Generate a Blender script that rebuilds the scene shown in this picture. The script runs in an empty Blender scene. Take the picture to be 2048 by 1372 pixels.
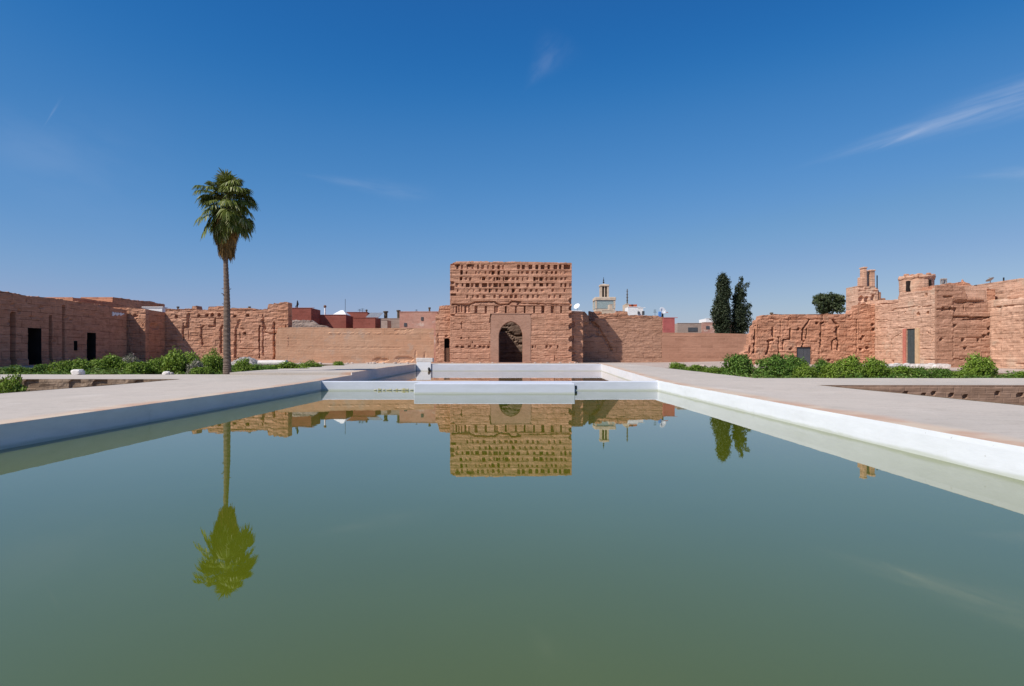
import bpy, bmesh, math, random
import numpy as np
from mathutils import Vector, noise as mnoise

C = bpy.context.scene
COL = C.collection
random.seed(7)
R = math.radians

# ------------------------------------------------------------------ camera
F, CX, CY, H = 1365.0, 1027.0, 710.0, 2.29       # focal length in photo pixels, vanishing point, eye height
cam_data = bpy.data.cameras.new('camera')
cam_data.sensor_width = 36.0
cam_data.lens = 36.0 * F / 2048.0
cam_data.shift_x = -3.0 / 2048.0
cam_data.shift_y = 24.0 / 2048.0
cam_data.clip_start = 0.1
cam_data.clip_end = 8000.0
cam = bpy.data.objects.new('camera', cam_data)
cam.location = (0, 0, H)
cam.rotation_euler = (R(90), 0, 0)
COL.objects.link(cam)
C.camera = cam

# ------------------------------------------------------------------ light
SUN = Vector((-1.0, -0.75, 1.35)).normalized()     # towards the sun
w = bpy.data.worlds.new('World')
C.world = w
w.use_nodes = True
nt = w.node_tree
nt.nodes.clear()
out = nt.nodes.new('ShaderNodeOutputWorld')
bg = nt.nodes.new('ShaderNodeBackground')
bg.inputs['Strength'].default_value = 0.10
sky = nt.nodes.new('ShaderNodeTexSky')
sky.sky_type = 'NISHITA'
sky.sun_disc = False
sky.sun_elevation = math.asin(SUN.z)
sky.sun_rotation = math.atan2(SUN.x, SUN.y)
sky.altitude = 450.0
sky.air_density = 1.0
sky.dust_density = 0.9
sky.ozone_density = 3.0
# grade the clear sky towards the deep polarised blue of a dry day
pre = nt.nodes.new('ShaderNodeVectorMath')
pre.operation = 'SCALE'
pre.inputs['Scale'].default_value = 0.1
crv = nt.nodes.new('ShaderNodeRGBCurve')
for ci, pts in enumerate((((0, 0), (0.05, 0.024), (0.085, 0.019), (0.101, 0.0145), (0.15, 0.047), (0.28, 0.155), (0.38, 0.24), (1, 0.72)),
                          ((0, 0), (0.173, 0.110), (0.25, 0.182), (0.42, 0.294), (0.52, 0.345), (1, 0.75)),
                          ((0, 0), (0.319, 0.34), (0.425, 0.433), (0.57, 0.512), (0.62, 0.515), (1, 0.78)))):
    cm = crv.mapping.curves[ci]
    cm.points[0].location = pts[0]
    cm.points[-1].location = pts[-1]
    for p in pts[1:-1]:
        cm.points.new(*p)
crv.mapping.update()
post = nt.nodes.new('ShaderNodeVectorMath')
post.operation = 'SCALE'
post.inputs['Scale'].default_value = 10.0
nt.links.new(sky.outputs[0], pre.inputs[0])
nt.links.new(pre.outputs[0], crv.inputs['Color'])
nt.links.new(crv.outputs[0], post.inputs[0])


def wmath(op, a, b=None, c=None):
    n = nt.nodes.new('ShaderNodeMath')
    n.operation = op
    for i, v in enumerate((a, b, c)):
        if v is None:
            continue
        if isinstance(v, (int, float)):
            n.inputs[i].default_value = v
        else:
            nt.links.new(v, n.inputs[i])
    return n.outputs[0]


def wrange(v, a, b, lo=0.0, hi=1.0):
    n = nt.nodes.new('ShaderNodeMapRange')
    n.interpolation_type = 'SMOOTHSTEP'
    nt.links.new(v, n.inputs['Value'])
    n.inputs['From Min'].default_value = a
    n.inputs['From Max'].default_value = b
    n.inputs['To Min'].default_value = lo
    n.inputs['To Max'].default_value = hi
    return n.outputs['Result']


geo = nt.nodes.new('ShaderNodeTexCoord')
sep = nt.nodes.new('ShaderNodeSeparateXYZ')
nt.links.new(geo.outputs['Generated'], sep.inputs[0])
yy = wmath('MAXIMUM', sep.outputs['Y'], 0.05)
U = wmath('DIVIDE', sep.outputs['X'], yy)          # position on the sky, in world directions
V = wmath('DIVIDE', sep.outputs['Z'], yy)


def streak(x0, y0, x1, y1, width, fade_in, fade_out, sc_along, sc_across, amount):
    """one wisp of high cirrus between two sky directions"""
    u0, v0, u1, v1 = (x0 - CX) / F, (CY - y0) / F, (x1 - CX) / F, (CY - y1) / F
    L = math.hypot(u1 - u0, v1 - v0)
    cx_, sx_ = (u1 - u0) / L, (v1 - v0) / L
    du = wmath('SUBTRACT', U, u0)
    dv = wmath('SUBTRACT', V, v0)
    t = wmath('ADD', wmath('MULTIPLY', du, cx_ / L), wmath('MULTIPLY', dv, sx_ / L))
    a = wmath('ADD', wmath('MULTIPLY', du, -sx_), wmath('MULTIPLY', dv, cx_))
    comb = nt.nodes.new('ShaderNodeCombineXYZ')
    nt.links.new(wmath('MULTIPLY', t, sc_along), comb.inputs[0])
    nt.links.new(wmath('MULTIPLY', a, sc_across), comb.inputs[1])
    nz = nt.nodes.new('ShaderNodeTexNoise')
    nz.inputs['Scale'].default_value = 1.0
    nz.inputs['Detail'].default_value = 5.0
    nz.inputs['Roughness'].default_value = 0.55
    nt.links.new(comb.outputs[0], nz.inputs['Vector'])
    ww = wmath('MULTIPLY', wmath('MAXIMUM', t, 0.12), width)
    across = wmath('DIVIDE', a, ww)
    prof = wmath('EXPONENT', wmath('MULTIPLY', wmath('MULTIPLY', across, across), -1.0))
    m = wmath('MULTIPLY', prof, wrange(t, 0.0, fade_in))
    m = wmath('MULTIPLY', m, wrange(t, 1.0, fade_out, 0.0, 1.0))
    m = wmath('MULTIPLY', m, wrange(nz.outputs[0], 0.30, 0.68, 0.25, 1.0))
    return wmath('MULTIPLY', m, amount)


wisps = [
    streak(1540, 350, 2240, 132, 0.032, 0.6, 1.0 - 0.1, 3.0, 90.0, 0.32),
    streak(1722, 312, 1900, 235, 0.006, 0.5, 0.6, 3.0, 60.0, 0.22),
    streak(1880, 356, 2260, 330, 0.020, 0.4, 0.8, 3.0, 90.0, 0.14),
    streak(560, 340, 900, 400, 0.016, 0.5, 0.55, 4.0, 90.0, 0.10),
    streak(80, 265, 128, 188, 0.003, 0.4, 0.6, 3.0, 60.0, 0.10),
    streak(1040, 190, 1140, 60, 0.030, 0.5, 0.5, 3.0, 60.0, 0.09),
    streak(-300, 170, 420, 420, 0.10, 0.6, 0.5, 3.0, 16.0, 0.09),
]
tot = wisps[0]
for s_ in wisps[1:]:
    tot = wmath('ADD', tot, s_)
tot = wmath('MULTIPLY', wmath('MINIMUM', tot, 0.6), wrange(sep.outputs['Y'], 0.1, 0.3))
cmix = nt.nodes.new('ShaderNodeMix')
cmix.data_type = 'RGBA'
nt.links.new(tot, cmix.inputs[0])
nt.links.new(post.outputs[0], cmix.inputs[6])
cmix.inputs[7].default_value = (4.6, 5.2, 6.6, 1)
nt.links.new(cmix.outputs[2], bg.inputs['Color'])
nt.links.new(bg.outputs[0], out.inputs['Surface'])

sun_data = bpy.data.lights.new('sun', 'SUN')
sun_data.energy = 4.2
sun_data.angle = R(0.53)
sun_data.color = (1.0, 0.955, 0.89)
sun = bpy.data.objects.new('sun', sun_data)
sun.location = (-60, -40, 90)
sun.rotation_euler = (-SUN).to_track_quat('-Z', 'Y').to_euler()
COL.objects.link(sun)

C.view_settings.view_transform = 'Standard'
C.view_settings.look = 'None'
C.view_settings.gamma = 1.0
C.view_settings.exposure = 0.25
C.cycles.max_bounces = 8
C.cycles.use_denoising = True

# ------------------------------------------------------------------ materials


class NT:
    def __init__(self, name):
        self.m = bpy.data.materials.new(name)
        self.m.use_nodes = True
        self.t = self.m.node_tree
        self.b = self.t.nodes['Principled BSDF']

    def n(self, kind, **kw):
        nd = self.t.nodes.new('ShaderNode' + kind)
        for k, v in kw.items():
            setattr(nd, k, v)
        return nd

    def put(self, sock, v):
        if isinstance(v, (int, float)):
            sock.default_value = v
        elif isinstance(v, (tuple, list)):
            sock.default_value = tuple(v) + ((1.0,) if len(v) == 3 and len(sock.default_value) == 4 else ())
        else:
            self.t.links.new(v, sock)

    def math(self, op, a, b=0.0):
        nd = self.n('Math', operation=op)
        self.put(nd.inputs[0], a)
        self.put(nd.inputs[1], b)
        return nd.outputs[0]

    def noise(self, vec, scale, detail=4.0, rough=0.55, dim=None):
        nd = self.n('TexNoise')
        if vec is not None:
            self.put(nd.inputs['Vector'], vec)
        nd.inputs['Scale'].default_value = scale
        nd.inputs['Detail'].default_value = detail
        nd.inputs['Roughness'].default_value = rough
        return nd.outputs[0]

    def rng(self, v, a, b, lo=0.0, hi=1.0):
        nd = self.n('MapRange', interpolation_type='SMOOTHSTEP')
        self.put(nd.inputs['Value'], v)
        for k, x in (('From Min', a), ('From Max', b), ('To Min', lo), ('To Max', hi)):
            nd.inputs[k].default_value = x
        return nd.outputs['Result']

    def mix(self, f, a, b, mode='MIX'):
        nd = self.n('Mix', data_type='RGBA', blend_type=mode)
        self.put(nd.inputs[0], f)
        self.put(nd.inputs[6], a)
        self.put(nd.inputs[7], b)
        return nd.outputs[2]

    def scale(self, vec, s):
        nd = self.n('Mapping')
        self.put(nd.inputs['Vector'], vec)
        nd.inputs['Scale'].default_value = s
        return nd.outputs[0]

    def bump(self, h, strength, dist):
        nd = self.n('Bump')
        nd.inputs['Strength'].default_value = strength
        nd.inputs['Distance'].default_value = dist
        self.put(nd.inputs['Height'], h)
        self.put(self.b.inputs['Normal'], nd.outputs[0])

    def done(self, col, rough=0.9, spec=0.2):
        self.put(self.b.inputs['Base Color'], col)
        self.put(self.b.inputs['Roughness'], rough)
        self.b.inputs['Specular IOR Level'].default_value = spec
        return self.m


def masonry(name, c1, c2, dark, course=0.22, width=0.7, mortar=0.35, strata=0.5, blot=0.6, pale=None, pale_amt=0.0, bump=0.5, lifts=0.9):
    """weathered brick / rammed earth; UV is metres along the wall and metres up"""
    k = NT(name)
    uv = k.n('TexCoord').outputs['UV']
    big = k.noise(uv, 0.16, 5, 0.6)
    mid = k.noise(uv, 0.9, 4, 0.6)
    fine = k.noise(uv, 6.0, 3, 0.6)
    spk = k.noise(k.scale(uv, (1.5, 3.4, 1)), 1.0, 3, 0.7)
    col = k.mix(k.rng(big, 0.35, 0.65), c1, c2)
    st = k.noise(k.scale(uv, (0.22, 4.2, 1)), 1.0, 4, 0.6)
    col = k.mix(k.math('MULTIPLY', k.rng(st, 0.52, 0.72), strata), col, dark)
    wob = k.n('VectorMath', operation='ADD')
    k.put(wob.inputs[0], uv)
    nv = k.n('VectorMath', operation='SCALE')
    nn = k.n('TexNoise')
    nn.inputs['Scale'].default_value = 0.7
    k.put(nn.inputs['Vector'], uv)
    k.put(nv.inputs[0], nn.outputs[1])
    nv.inputs['Scale'].default_value = 0.18
    k.put(wob.inputs[1], nv.outputs[0])
    br = k.n('TexBrick')
    k.put(br.inputs['Vector'], wob.outputs[0])
    br.inputs['Color1'].default_value = (1, 1, 1, 1)
    br.inputs['Color2'].default_value = (0.72, 0.70, 0.68, 1)
    br.inputs['Mortar'].default_value = (1 - mortar, 1 - mortar, 1 - mortar, 1)
    br.inputs['Scale'].default_value = 1.0
    br.inputs['Mortar Size'].default_value = course * 0.13
    br.inputs['Mortar Smooth'].default_value = 0.6
    br.inputs['Brick Width'].default_value = width
    br.inputs['Row Height'].default_value = course
    col = k.mix(k.rng(mid, 0.3, 0.7, 0.35, 1.0), col, br.outputs[0], 'MULTIPLY')
    lf = k.n('TexBrick')
    k.put(lf.inputs['Vector'], wob.outputs[0])
    lf.inputs['Color1'].default_value = (1, 1, 1, 1)
    lf.inputs['Color2'].default_value = (0.86, 0.85, 0.84, 1)
    lf.inputs['Mortar'].default_value = (0.30, 0.26, 0.24, 1)
    lf.inputs['Scale'].default_value = 1.0
    lf.inputs['Mortar Size'].default_value = 0.045
    lf.inputs['Mortar Smooth'].default_value = 0.3
    lf.inputs['Brick Width'].default_value = 3.1
    lf.inputs['Row Height'].default_value = 0.93
    br2 = k.noise(uv, 0.8, 3, 0.6)
    col = k.mix(k.rng(br2, 0.36, 0.60, 0.0, lifts), col, lf.outputs[0], 'MULTIPLY')
    col = k.mix(k.math('MULTIPLY', k.rng(mid, 0.58, 0.75), blot * 0.6), col, dark)
    col = k.mix(k.rng(fine, 0.25, 0.75, 0.0, 0.30), col, dark)
    col = k.mix(k.rng(spk, 0.62, 0.72, 0.0, 0.75 * blot), col, tuple(x * 0.55 for x in dark))
    lt = k.noise(k.scale(uv, (0.5, 5.5, 1)), 1.3, 3, 0.6)
    col = k.mix(k.rng(lt, 0.56, 0.68, 0.0, 0.55 * strata), col, tuple(min(1, x * 1.35 + 0.03) for x in c2))
    stn = k.noise(k.scale(uv, (0.35, 0.22, 1)), 1.0, 6, 0.7)
    col = k.mix(k.rng(stn, 0.54, 0.72, 0.0, 0.42 * blot), col, tuple(x * 0.8 for x in dark))
    lgt = k.noise(k.scale(uv, (0.28, 0.45, 1)), 1.0, 5, 0.65)
    col = k.mix(k.rng(lgt, 0.56, 0.70, 0.0, 0.30 * strata), col, tuple(min(1, x * 1.2 + 0.05) for x in c2))
    if pale:
        pn = k.noise(uv, 0.45, 5, 0.65)
        col = k.mix(k.math('MULTIPLY', k.rng(pn, 0.54, 0.66), pale_amt), col, pale)
    h = k.math('ADD', k.math('MULTIPLY', st, 0.7), k.math('ADD', k.math('MULTIPLY', mid, 0.5), k.math('MULTIPLY', br.outputs[1], -0.3)))
    k.bump(h, bump, 0.12)
    return k.done(col, 0.95, 0.1)


def flatcol(name, col, rough=0.8, var=0.18, sc=3.0, spec=0.2, metal=0.0):
    k = NT(name)
    co = k.n('TexCoord').outputs['Object']
    n = k.noise(co, sc, 4, 0.6)
    c = k.mix(k.rng(n, 0.3, 0.7), tuple(x * (1 - var) for x in col), tuple(min(1, x * (1 + var)) for x in col))
    k.b.inputs['Metallic'].default_value = metal
    return k.done(c, rough, spec)


M = {}
M['tower'] = masonry('tower_brick', (0.593, 0.307, 0.198), (0.650, 0.363, 0.242), (0.274, 0.133, 0.081), 0.21, 0.6, 0.45, 0.75, 0.8)
M['left'] = masonry('brown_brick', (0.570, 0.270, 0.160), (0.645, 0.332, 0.204), (0.300, 0.133, 0.083), 0.24, 0.8, 0.3, 0.5)
M['back'] = masonry('red_brick', (0.593, 0.294, 0.179), (0.661, 0.369, 0.245), (0.228, 0.116, 0.075), 0.24, 0.7, 0.4, 0.6, 0.9)
M['right'] = masonry('pale_pink_brick', (0.672, 0.408, 0.281), (0.724, 0.466, 0.332), (0.378, 0.197, 0.125), 0.24, 0.9, 0.35, 0.55, 0.6, (0.550, 0.427, 0.316), 0.5)
M['ruin'] = masonry('red_rubble', (0.598, 0.290, 0.176), (0.671, 0.350, 0.222), (0.207, 0.100, 0.062), 0.2, 0.55, 0.4, 0.7, 1.0, (0.499, 0.346, 0.249), 0.3)
M['plaster'] = masonry('salmon_plaster', (0.762, 0.420, 0.248), (0.780, 0.480, 0.302), (0.559, 0.313, 0.182), 0.8, 2.6, 0.05, 0.35, 0.35, (0.620, 0.448, 0.327), 0.6, 0.15, lifts=0.25)
M['tanwall'] = masonry('tan_mud_plaster', (0.42, 0.215, 0.143), (0.46, 0.245, 0.165), (0.370, 0.206, 0.128), 0.6, 2.2, 0.05, 0.3, 0.3, None, 0, 0.15, lifts=0.25)
M['finebrick'] = masonry('thin_brown_brick', (0.470, 0.258, 0.171), (0.530, 0.303, 0.206), (0.270, 0.147, 0.095), 0.16, 0.5, 0.3, 0.55)
M['portal'] = masonry('grey_brown_brick', (0.46, 0.262, 0.185), (0.49, 0.29, 0.21), (0.280, 0.166, 0.113), 0.12, 0.35, 0.25, 0.3, 0.3, None, 0, 0.25, lifts=0.0)
M['rearbrick'] = masonry('shade_darkened_brick', (0.22, 0.15, 0.11), (0.27, 0.19, 0.14), (0.10, 0.065, 0.05), 0.3, 0.8, 0.4, 0.7)  # colour lowered to paint in the shade behind the arch
M['redrender'] = masonry('dark_red_render', (0.30, 0.095, 0.07), (0.34, 0.12, 0.09), (0.19, 0.06, 0.045), 0.5, 1.6, 0.1, 0.3, 0.4, None, 0, 0.1, lifts=0.0)
M['pinkrender'] = masonry('pink_render', (0.48, 0.22, 0.17), (0.55, 0.34, 0.27), (0.33, 0.17, 0.13), 0.4, 1.2, 0.12, 0.3, 0.5, (0.66, 0.56, 0.48), 0.6, 0.1, lifts=0.0)
M['rosered'] = masonry('rose_red_render', (0.50, 0.13, 0.12), (0.52, 0.17, 0.15), (0.40, 0.10, 0.09), 0.5, 1.6, 0.08, 0.2, 0.3, None, 0, 0.1, lifts=0.0)
M['greyrender'] = masonry('grey_tan_render', (0.40, 0.31, 0.26), (0.46, 0.36, 0.30), (0.28, 0.20, 0.16), 0.4, 1.2, 0.1, 0.3, 0.4, None, 0, 0.1, lifts=0.0)
M['minaret'] = masonry('sand_render', (0.58, 0.47, 0.36), (0.62, 0.51, 0.4), (0.36, 0.25, 0.17), 0.4, 1.0, 0.1, 0.2, 0.3, None, 0, 0.1, lifts=0.0)
M['whitewash'] = flatcol('whitewash', (0.78, 0.77, 0.75), 0.85, 0.08, 2.0)
M['void'] = flatcol('shade_painted_interior', (0.035, 0.027, 0.024), 0.95, 0.2, 1.0, 0.0)  # near-black colour paints the unlit depth of openings
M['greydoor'] = flatcol('slate_grey_door_paint', (0.075, 0.08, 0.09), 0.6, 0.10, 2.0)
M['greendoor'] = flatcol('dark_green_grey_door_paint', (0.06, 0.075, 0.075), 0.55, 0.10, 2.0)
M['wood'] = flatcol('weathered_brown_wood', (0.16, 0.085, 0.055), 0.8, 0.25, 6.0)
M['redpaint'] = flatcol('red_jamb_paint', (0.50, 0.17, 0.12), 0.85, 0.12, 3.0)
M['ochre'] = flatcol('ochre_jamb_plaster', (0.55, 0.37, 0.22), 0.85, 0.12, 3.0)
M['black'] = flatcol('black_iron', (0.02, 0.02, 0.022), 0.5, 0.1, 4.0)
M['metalgrey'] = flatcol('grey_galvanised_metal', (0.38, 0.38, 0.37), 0.5, 0.12, 3.0, 0.4, 0.3)
M['tiles'] = flatcol('pale_blue_tiles', (0.27, 0.33, 0.32), 0.5, 0.25, 5.0, 0.5)
M['dishwhite'] = flatcol('white_dish_paint', (0.78, 0.79, 0.80), 0.5, 0.05, 2.0)
M['bluepaint'] = flatcol('blue_paint', (0.10, 0.26, 0.60), 0.5, 0.08, 2.0)
M['orangepaint'] = flatcol('orange_paint', (0.60, 0.15, 0.07), 0.8, 0.2, 2.0)
M['stone'] = flatcol('pale_rubble_stone', (0.46, 0.36, 0.30), 0.9, 0.25, 5.0)
M['marble'] = flatcol('white_marble', (0.66, 0.61, 0.57), 0.6, 0.10, 2.5)
M['greystone'] = flatcol('grey_rubble', (0.30, 0.27, 0.25), 0.95, 0.45, 3.5)

# pool lime-wash with a band of algae near the waterline; wall tones carry painted sun and shade differences
def limewash(name, ca, cb):
    k = NT(name)
    co = k.n('TexCoord').outputs['Object']
    sp = k.n('SeparateXYZ')
    k.put(sp.inputs[0], co)
    n1 = k.noise(k.scale(co, (0.7, 0.7, 2.5)), 1.0, 5, 0.65)
    n2 = k.noise(k.scale(co, (3.5, 3.5, 0.5)), 1.0, 4, 0.6)
    col = k.mix(k.rng(n1, 0.3, 0.7), ca, cb)
    drip = k.math('MULTIPLY', k.rng(n2, 0.6, 0.8), k.rng(sp.outputs[2], 0.55, 0.12, 0, 0.28))
    col = k.mix(drip, col, (0.36, 0.37, 0.30))
    n3 = k.noise(k.scale(co, (0.35, 0.35, 1.2)), 1.0, 6, 0.7)
    col = k.mix(k.rng(n3, 0.56, 0.70, 0.0, 0.16), col, (0.58, 0.57, 0.54))
    n4 = k.noise(k.scale(co, (5.0, 5.0, 7.0)), 1.0, 3, 0.7)
    col = k.mix(k.rng(n4, 0.70, 0.78, 0.0, 0.5), col, (0.40, 0.38, 0.33))
    alg = k.math('ADD', sp.outputs[2], k.math('MULTIPLY', k.math('SUBTRACT', n1, 0.5), 0.18))
    col = k.mix(k.rng(alg, 0.13, 0.03, 0.0, 0.55), col, (0.42, 0.44, 0.31))
    k.bump(n1, 0.25, 0.04)
    return k.done(col, 0.8, 0.25)


M['poolwhite'] = limewash('bright_limewash', (0.80, 0.81, 0.83), (0.76, 0.77, 0.79))
M['poolwarm'] = limewash('shade_warmed_limewash', (0.84, 0.79, 0.72), (0.77, 0.72, 0.65))  # warm tint painted in to offset the bluish shade on this bank
M['poolgrey'] = limewash('sun_dimmed_limewash', (0.58, 0.60, 0.66), (0.53, 0.55, 0.60))  # darker tone paints in the weaker sun on camera-facing walls

k = NT('yellow_green_algae')
co = k.n('TexCoord').outputs['Object']
M['algae'] = k.done(k.mix(k.rng(k.noise(co, 4.0), 0.35, 0.65), (0.42, 0.38, 0.17), (0.62, 0.60, 0.48)), 0.9)

# trodden pink-beige paving, earthier along the pool's edge
def paving(name, near_x=None, sgn=1):
    k = NT(name)
    co = k.n('TexCoord').outputs['Object']
    big = k.noise(co, 0.10, 5, 0.6)
    mid = k.noise(k.scale(co, (1.0, 0.35, 1)), 0.9, 5, 0.65)
    fine = k.noise(co, 14.0, 4, 0.7)
    col = k.mix(k.rng(big, 0.35, 0.65), (0.475, 0.42, 0.36), (0.53, 0.46, 0.39))
    col = k.mix(k.rng(mid, 0.5, 0.75, 0, 0.6), col, (0.40, 0.35, 0.29))
    pt = k.noise(k.scale(co, (0.5, 0.22, 1)), 1.0, 6, 0.7)
    col = k.mix(k.rng(pt, 0.55, 0.7, 0, 0.6), col, (0.60, 0.53, 0.46))
    crk = k.noise(k.scale(co, (0.25, 1.6, 1)), 1.0, 6, 0.7)
    col = k.mix(k.rng(k.math('ABSOLUTE', k.math('SUBTRACT', crk, 0.5)), 0.012, 0.0, 0, 0.5), col, (0.25, 0.21, 0.18))
    col = k.mix(k.rng(fine, 0.3, 0.8, 0, 0.35), col, (0.36, 0.31, 0.27))
    if near_x is not None:
        sp = k.n('SeparateXYZ')
        k.put(sp.inputs[0], co)
        taper = k.math('MULTIPLY', k.math('MAXIMUM', k.math('SUBTRACT', sp.outputs[1], 44.0), 0.0), sgn * 0.0615 if sgn > 0 else -0.029)
        d = k.math('MULTIPLY', k.math('SUBTRACT', k.math('SUBTRACT', sp.outputs[0], near_x), taper), sgn)
        d = k.math('ADD', d, k.math('MULTIPLY', k.math('SUBTRACT', mid, 0.5), 1.6))
        e = k.rng(d, 1.1, 0.25, 0.0, 0.75)
        ec = k.mix(k.rng(k.noise(co, 0.5), 0.4, 0.6), (0.50, 0.30, 0.20), (0.58, 0.45, 0.33))
        col = k.mix(e, col, ec)
    k.bump(k.math('ADD', mid, k.math('MULTIPLY', fine, 0.3)), 0.35, 0.05)
    return k.done(col, 0.95, 0.1)


M['pave_r'] = paving('pink_beige_paving', 9.3, 1)
M['pave_l'] = paving('pink_beige_walk_paving', -12.4, -1)
M['pave'] = paving('dusty_paving')

def earth(name, c1, c2, c3):
    k = NT(name)
    co = k.n('TexCoord').outputs['Object']
    col = k.mix(k.rng(k.noise(co, 0.25, 5, 0.6), 0.35, 0.65), c1, c2)
    col = k.mix(k.rng(k.noise(co, 2.5, 5, 0.7), 0.5, 0.75), col, c3)
    k.bump(k.noise(co, 1.5, 6, 0.7), 0.6, 0.2)
    return k.done(col, 0.95, 0.1)


M['dirt'] = earth('dry_dirt', (0.42, 0.33, 0.27), (0.48, 0.39, 0.33), (0.34, 0.25, 0.20))
M['soil'] = earth('garden_soil', (0.20, 0.14, 0.09), (0.26, 0.19, 0.13), (0.12, 0.09, 0.05))
M['mud'] = earth('wet_silt', (0.40, 0.24, 0.14), (0.46, 0.31, 0.20), (0.30, 0.18, 0.10))
M['earthwall'] = masonry('brown_earth_bank', (0.30, 0.19, 0.13), (0.34, 0.22, 0.16), (0.20, 0.125, 0.085), 0.3, 0.9, 0.05, 0.4, 0.4, None, 0, 0.4, lifts=0.0)
M['rubblewall'] = masonry('dark_rubble_bank', (0.25, 0.175, 0.115), (0.33, 0.24, 0.175), (0.10, 0.065, 0.045), 0.25, 0.6, 0.2, 0.5, 1.4, None, 0, 0.9, lifts=0.0)

# murky, almost still water
k = NT('murky_green_water')
co = k.n('TexCoord').outputs['Object']
k.put(k.b.inputs['IOR'], 1.68)
k.bump(k.noise(k.scale(co, (1.4, 0.6, 1)), 1.0, 4, 0.55), 0.016, 0.05)
M['water'] = k.done(k.mix(k.rng(k.noise(co, 0.15), 0.3, 0.7), (0.090, 0.110, 0.005), (0.098, 0.120, 0.008)), 0.012, 0.95)


k = NT('reflection_tinted_shallows')  # ochre body paints the sunlit gatehouse's reflection over a shallow muddy bottom
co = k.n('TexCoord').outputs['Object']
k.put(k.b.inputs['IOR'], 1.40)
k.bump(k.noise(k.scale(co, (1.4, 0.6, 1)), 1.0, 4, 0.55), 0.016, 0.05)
M['ochrewater'] = k.done(k.mix(k.rng(k.noise(k.scale(co, (0.15, 0.08, 1)), 1.0, 3), 0.35, 0.65), (0.34, 0.20, 0.08), (0.20, 0.13, 0.045)), 0.02, 0.5)


def foliage(name, a, b, c, trans=0.25):
    k = NT(name)
    at_ = k.n('Attribute', attribute_name='tint')
    sp = k.n('SeparateColor')
    k.put(sp.inputs[0], at_.outputs['Color'])
    col = k.mix(sp.outputs[0], a, b)
    col = k.mix(k.rng(sp.outputs[1], 0.72, 1.0), col, c)
    m = k.done(col, 0.6, 0.25)
    tr = k.n('BsdfTranslucent')
    k.put(tr.inputs['Color'], k.mix(0.5, col, (0.16, 0.20, 0.02)))
    mx = k.n('MixShader')
    mx.inputs[0].default_value = trans
    k.t.links.new(k.b.outputs[0], mx.inputs[1])
    k.t.links.new(tr.outputs[0], mx.inputs[2])
    k.t.links.new(mx.outputs[0], k.t.nodes['Material Output'].inputs['Surface'])
    return m


M['shrub'] = foliage('shrub_leaves', (0.085, 0.155, 0.013), (0.185, 0.285, 0.026), (0.33, 0.42, 0.10))
M['shrubdark'] = foliage('dark_shrub_leaves', (0.055, 0.125, 0.016), (0.12, 0.215, 0.03), (0.22, 0.31, 0.07))
M['shrubbright'] = foliage('bright_shrub_leaves', (0.11, 0.185, 0.018), (0.21, 0.31, 0.032), (0.34, 0.42, 0.10))
M['shrubgrey'] = foliage('grey_flowering_leaves', (0.16, 0.18, 0.10), (0.30, 0.27, 0.22), (0.48, 0.40, 0.38))
M['grass'] = foliage('low_green_cover', (0.055, 0.125, 0.015), (0.12, 0.21, 0.03), (0.24, 0.28, 0.09))
M['cypress'] = foliage('cypress_leaves', (0.016, 0.026, 0.013), (0.040, 0.055, 0.024), (0.075, 0.09, 0.045), 0.1)
M['roundtree'] = foliage('broad_tree_leaves', (0.035, 0.055, 0.020), (0.080, 0.10, 0.042), (0.15, 0.17, 0.085), 0.15)
M['palm'] = foliage('palm_fronds', (0.060, 0.088, 0.012), (0.15, 0.175, 0.028), (0.42, 0.42, 0.22), 0.15)
M['palmdry'] = foliage('dry_palm_skirt', (0.15, 0.09, 0.028), (0.28, 0.17, 0.06), (0.42, 0.24, 0.07), 0.1)
M['bark'] = masonry('ringed_palm_bark', (0.20, 0.15, 0.12), (0.26, 0.19, 0.145), (0.10, 0.07, 0.055), 0.12, 0.5, 0.4, 0.6, 0.8, None, 0, 0.8, lifts=0.0)
M['stem'] = flatcol('brown_stem', (0.10, 0.075, 0.05), 0.9, 0.3, 6.0)

# ------------------------------------------------------------------ helpers


def at(px, py, D):
    return ((px - CX) / F * D, D, H - (py - CY) / F * D)


def sstep(x):
    x = min(1.0, max(0.0, x))
    return x * x * (3 - 2 * x)


def g(x, y):
    """ground height above the pool's water"""
    z = 0.62 + 0.38 * min(1.0, max(0.0, (y - 38.0) / 60.0))
    z += 0.30 * sstep((abs(x + 1.5) - 24.0) / 22.0) * sstep((y - 58.0) / 35.0)
    return z


def tag(o, label=None, cat=None, group=None, kind=None):
    if label:
        o['label'] = label
    if cat:
        o['category'] = cat
    if group:
        o['group'] = group
    if kind:
        o['kind'] = kind
    return o


def empty(name, loc):
    o = bpy.data.objects.new(name, None)
    o.location = loc
    o.empty_display_size = 0.3
    COL.objects.link(o)
    return o


def link(name, me, mat=None, parent=None):
    o = bpy.data.objects.new(name, me)
    COL.objects.link(o)
    if mat is not None:
        me.materials.append(mat)
    if parent is not None:
        o.parent = parent
        base = Vector((0, 0, 0))
        p = parent
        while p is not None:
            base += p.location
            p = p.parent
        o.location = -base
    return o


def mesh(name, verts, faces, mat=None, parent=None, uv=None, smooth=False):
    me = bpy.data.meshes.new(name)
    me.from_pydata([tuple(map(float, v)) for v in verts], [], [tuple(f) for f in faces])
    if uv is not None:
        lay = me.uv_layers.new(name='UVMap')
        idx = np.empty(len(me.loops), dtype=np.int32)
        me.loops.foreach_get('vertex_index', idx)
        lay.data.foreach_set('uv', np.asarray(uv, dtype=np.float32)[idx].ravel())
    if smooth:
        for p in me.polygons:
            p.use_smooth = True
    me.update()
    return link(name, me, mat, parent)


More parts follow.
